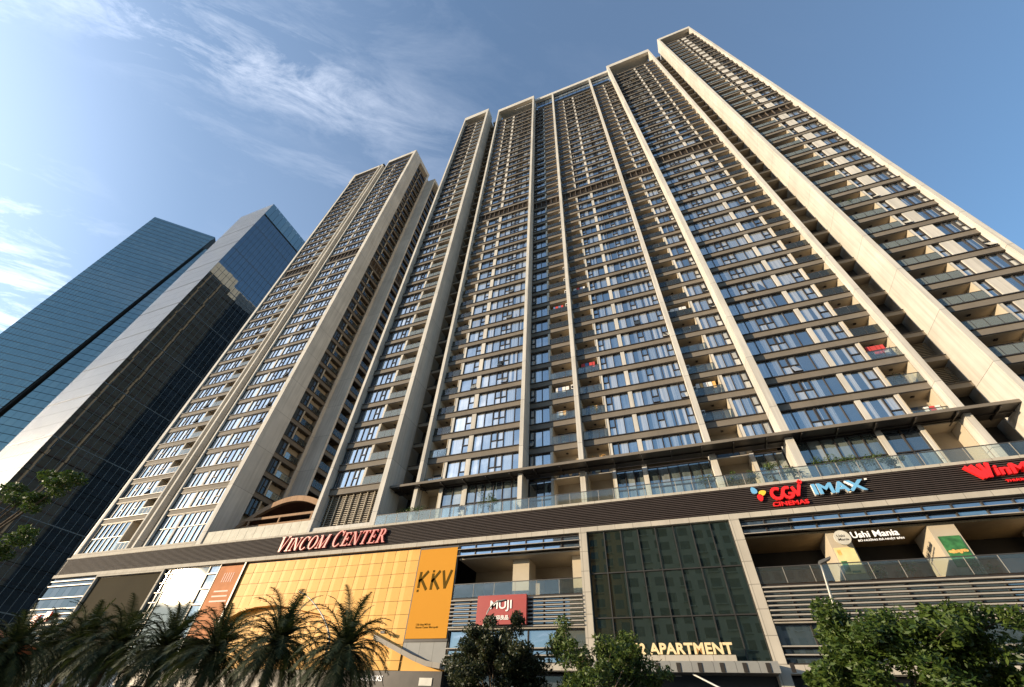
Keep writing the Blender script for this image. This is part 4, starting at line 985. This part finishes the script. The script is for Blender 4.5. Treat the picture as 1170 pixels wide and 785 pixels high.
# lamps
def lamp(label,pts,headdir,rad=.07,head=(.42,.15,.10),yy=0):
    root=thing('street_lamp',label,'street lamp',(pts[0][0],pts[0][1],0),'street lamps by the podium'); mb=MB(); n=len(pts)
    mb.tube(pts,[rad*1.3-(rad*.75)*i/(n-1) for i in range(n)],'lampgrey',8); mb.build('pole',root,smooth=True)
    e=Vector(pts[-1]); hb=MB(); hd=Vector(headdir).normalized(); sd=hd.cross(Vector((0,0,1))).normalized(); up=Vector((0,0,1)); P=[]
    for z in (0,1):
        for (a,b) in ((0,-1),(1,-1),(1,1),(0,1)):
            P.append(e+hd*(a*head[0]-.05)+sd*b*head[1]*(.75 if a==0 else 1)/1+up*(z*head[2]*(1 if a==0 else .6)-.05))
    hb.hexa(P,'lamphead'); hb.build('lamp_head',root)
def bez(a,b,c,n=8): 
    a,b,c=map(Vector,(a,b,c)); return [tuple((1-t)**2*a+2*t*(1-t)*b+t*t*c) for t in [i/n for i in range(n+1)]]
lamp('curved grey street lamp rising in front of the broad tree at lower right',[(4.0,18.6,0),(4.0,18.6,3.0)]+bez((4.0,18.6,3.3),(4.3,18.6,5.4),(4.45,18.6,6.75)),(.25,0,.1),.06)
lamp('thin street lamp bending over the maroon sign',[(-10.95,24,0),(-10.95,24,5)]+bez((-10.95,24,5.5),(-10.95,24,7.1),(-10.1,24,7.25)),(1,0,.15),.05,(.5,.12,.07))
lamp('street lamp with a small dark head above the palms by the gold wall',[(-20.0,23,0),(-20.0,23,5)]+bez((-20.0,23,5.4),(-20.6,23,6.6),(-23.0,23,7.85)),(-1,0,.35),.05,(.5,.15,.08))
# plants on the terrace
def bush(name,label,x,y,z,h,w,m,seed,pot=True,n=260,leaf=.07,cat='plant',group=None):
    r=random.Random(seed); root=thing(name,label,cat,(x,y,z),group)
    if pot:
        mb=MB(); mb.tube([(x,y,z),(x,y,z+.38)],[.16,.22],'pot',12); mb.build('pot',root)
    mb=MB(); mb.tube([(x,y,z+.3),(x,y,z+.3+h*.5)],[.03,.015],'bark',5); mb.build('stem',root)
    mb=MB()
    for i in range(7): leafcloud(mb,Vector((x+r.gauss(0,w*.35),y+r.gauss(0,.1),z+.4+h*r.uniform(.25,.95))),w*.35,n//7,leaf,m,r,.8)
    mb.build('foliage',root)
tp=[(-27.6,38.9,1.0,1.1,'leaf','round bush behind the frosted glass at the left end of the terrace'),(-26.2,38.9,.9,1.2,'leaf2','wide leafy bush second from the left end of the terrace'),
(-24.9,38.8,.6,.8,'leaf3','low dark shrub beside the left terrace windows'),(-21.2,38.8,.7,.5,'leaf3','dark potted shrub before the left terrace windows'),(-18.6,38.8,1.8,.9,'leaf2','tall thin potted tree on the terrace left of the first tall pillar'),
(-17.4,38.8,1.0,.8,'leaf2','feathery potted plant just left of the first tall pillar'),(5.4,38.8,.9,.8,'leaf2','potted shrub above the petal emblem'),(6.9,38.7,.8,.7,'leaf','potted shrub above the red cinema letters'),
(8.6,38.7,1.3,.8,'leaf2','taller potted plant above the red star mark'),(10.2,38.7,.8,.9,'leaf','spreading potted plant left of the wide cream pillar'),(12.8,38.7,1.4,1.0,'leaf2','tall potted plant right of the wide cream pillar'),
(14.4,38.7,1.0,.9,'leaf','bushy potted plant above the blue letters'),(15.9,38.7,1.0,.9,'leaf2','potted plant right of the blue letters'),(17.2,38.7,.8,.7,'leaf','last potted plant of the row before the two narrow terrace windows'),
(3.4,38.8,.8,1.0,'leaf2','low spreading plant on the terrace at the foot of the middle pillar')]
for i,(x,y,h,w_,m_,lb) in enumerate(tp): bush('potted_plant',lb,x,38.45,18.3,h*1.25,w_*1.3,m_,100+i,n=520,group='potted plants on the podium terrace')
bush('potted_plant','orange leaved potted plant in the dark recess at the left end of the terrace',-29.6,39.2,18.3,.8,.4,'food',140,n=160,group='potted plants on the podium terrace')
for i,(x,lb) in enumerate([(12.3,'small green plant at the foot of the yellow poster column'),(14.2,'fern between the two poster columns'),(17.9,'green plant at the foot of the green poster column'),(22.5,'low plant on the shop terrace right of the green poster')]):
    bush('terrace_plant',lb,x,38.3,10.75,.6,1.1,'leaf2',160+i,False,300,.06,group='plants on the shop terrace')
# balcony life
ords=['first','second','third','fourth','fifth','sixth','seventh','eighth','ninth','tenth','eleventh','twelfth','thirteenth','fourteenth','fifteenth','sixteenth']
def wash(x0,x1,y,k,lb,cols):
    z=ZS(k-1)+BH; root=thing('laundry',lb,'laundry',(x0,y,z+2),'washing on the balconies'); mb=MB(); mb.box(x0,x1,y,y+.03,z+1.95,z+1.98,'rail'); mb.build('pole',root)
    x=x0+.1; i=0
    while x<x1-.35:
        w_=rng.uniform(.28,.5); mb=MB(); mb.box(x,x+w_,y-.02,y+.05,z+1.94-rng.uniform(.5,.9),z+1.95,cols[i%len(cols)]); mb.build('garment',root); x+=w_+.06; i+=1
wash(-7.7,-5.6,42.05,4,'red and dark washing on the fifth balcony above the canopy, right of the slim pillar',['cloth1','cloth3','cloth1'])
wash(-11.4,-9.3,42.05,3,'pale washing on the fourth balcony above the canopy, left of the slim pillar',['cloth2','cloth3','cloth2'])
wash(-11.3,-9.4,42.05,8,'dark washing on the ninth balcony above the canopy, left of the slim pillar',['cloth3','cloth1'])
wash(-7.8,-5.7,42.05,9,'mixed washing on the tenth balcony above the canopy, right of the slim pillar',['cloth2','cloth1','cloth3'])
wash(5.4,7.7,42.05,2,'pale washing on the third balcony above the canopy, left of the wide lit pillar',['cloth2','food','cloth2'])
wash(5.4,7.7,42.05,6,'white washing on the seventh balcony above the canopy, left of the wide lit pillar',['cloth2','cloth2'])
wash(21.9,23.8,40.9,2,'red cloth on the third balcony above the canopy near the recess at right',['cloth1'])
for (x,y,k,lb,m_) in ((-6.6,41.95,2,'bushy plants filling the third balcony above the canopy, right of the slim pillar','leaf2'),(-6.8,41.95,0,'reddish plants on the lowest balcony right of the slim pillar','food'),(-26.8,40.8,4,'trailing plant on the fifth left balcony above the canopy','leaf2'),(30.4,38.8,9,'plants on a high balcony of the right edge block','leaf'),(22.9,40.8,1,'plants on the second balcony above the canopy near the right recess','leaf3')):
    bush('balcony_plant',lb,x,y,ZS(k-1)+BH,.8,1.3,m_,int(200+k+x),False,260,.07,group='plants on the balconies')
used=set()
for col,(bx,by,where) in enumerate([(-10.6,42.2,'left of the slim pillar'),(-6.7,42.2,'right of the slim pillar'),(6.5,42.2,'left of the wide lit pillar'),(22.9,41.0,'beside the right recess'),(-26.9,41.0,'beside the left recess')]):
    for k in range(0,16):
        if rng.random()<.25: continue
        z=ZS(k-1)+BH if k else 23.45; kind_=rng.choice(['boxes','plant','chair','rack'])
        if kind_=='plant':
            bush('balcony_plant',f'green pot plant on the {ords[k]} balcony above the canopy, {where}',bx+rng.uniform(-.7,.7),by-.1,z,.7,.8,rng.choice(['leaf','leaf2','leaf3']),900+col*20+k,True,170,.06,group='plants on the balconies'); continue
        nm={'boxes':'storage_box','chair':'balcony_chair','rack':'drying_rack'}[kind_]
        root=thing(nm,{'boxes':'stacked storage boxes','chair':'small chair','rack':'clothes rack'}[kind_]+f' on the {ords[k]} balcony above the canopy, {where}',nm.replace('_',' '),(bx,by,z),'clutter on the balconies')
        cx=bx+rng.uniform(-.8,.6)
        if kind_=='boxes':
            B('box',rng.choice(['cloth3','wood','pot','terra']),[(cx,cx+.5,by,by+.4,z,z+.4)],root); B('box',rng.choice(['pot','wood','strip']),[(cx+.05,cx+.45,by+.02,by+.38,z+.402,z+.9)],root)
        elif kind_=='chair':
            B('seat','dark',[(cx,cx+.45,by,by+.45,z+.42,z+.46)],root); B('backrest','wood',[(cx,cx+.45,by+.41,by+.45,z+.462,z+.95)],root)
            for (dx,dy) in ((0,0),(.41,0),(0,.41),(.41,.41)): B('leg','dark',[(cx+dx,cx+dx+.04,by+dy,by+dy+.04,z,z+.418)],root)
        else:
            B('rail','lampgrey',[(cx-.5,cx+.9,by,by+.03,z+1.5,z+1.53)],root)
            for dx in (-.5,.87): B('leg','lampgrey',[(cx+dx,cx+dx+.03,by,by+.03,z,z+1.498)],root)
            for q in range(3): B('garment',rng.choice(['cloth1','cloth2','cloth3','cloth2','food']),[(cx-.42+q*.42,cx-.08+q*.42,by-.03,by+.05,z+1.5-rng.uniform(.5,.9),z+1.55)],root)
# small things low at the left
root=thing('market_umbrella','orange umbrella edge at the lower left corner','umbrella',(-34.5,14.5,0)); mb=MB(); mb.tube([(-34.5,14.5,0),(-34.5,14.5,4.5)],.04,'lampgrey',6); mb.build('pole',root)
mb=MB(); n=10
for i in range(n):
    a,b=2*math.pi*i/n,2*math.pi*(i+1)/n; A_=(-34.5+2.1*math.cos(a),14.5+2.1*math.sin(a),4.15); B_=(-34.5+2.1*math.cos(b),14.5+2.1*math.sin(b),4.15)
    mb.face([A_,B_,(-34.5,14.5,4.75)],'orange'); mb.face([A_,B_,(B_[0],B_[1],3.9),(A_[0],A_[1],3.9)],'orange')
mb.build('canopy_cloth',root)
# ------------------------------------------------------------------ buildings across the street, seen only mirrored in the glass
def block(label,x0,x1,y0,y1,h,m,seed,nx=6):
    root=thing('city_block',label,'building',((x0+x1)/2,(y0+y1)/2,0)); B('wall',m,[(x0,x1,y0,y1,0,h)],root)
    mb=MB(); r=random.Random(seed); z=4
    while z<h-3:
        for i in range(nx):
            a=x0+(x1-x0)*(i+.2)/nx; b=x0+(x1-x0)*(i+.8)/nx; mb.box(a,b,y1-.02,y1+.05,z,z+1.9,'window_dark'); 
            if r.random()<.25: continue
            if i%2: mb.box(a-.2,b+.2,y1+.05,y1+.9,z-.3,z-.1,m)
        z+=3.3
    mb.build('window',root,kind='stuff')
block('grey apartment block across the road mirrored in the dark green glass',-15.5,7.5,-58,-42,52,'backwall',1)
block('brown brick tower across the road mirrored at the left of the green glass',-33,-16,-62,-44,56,'backbrown',2,5)
block('tall grey block across the road mirrored at the right of the green glass',8,30,-70,-52,60,'backwall',3,8)
block('low block across the road behind the viewer',34,60,-60,-44,34,'backwall',4,8)
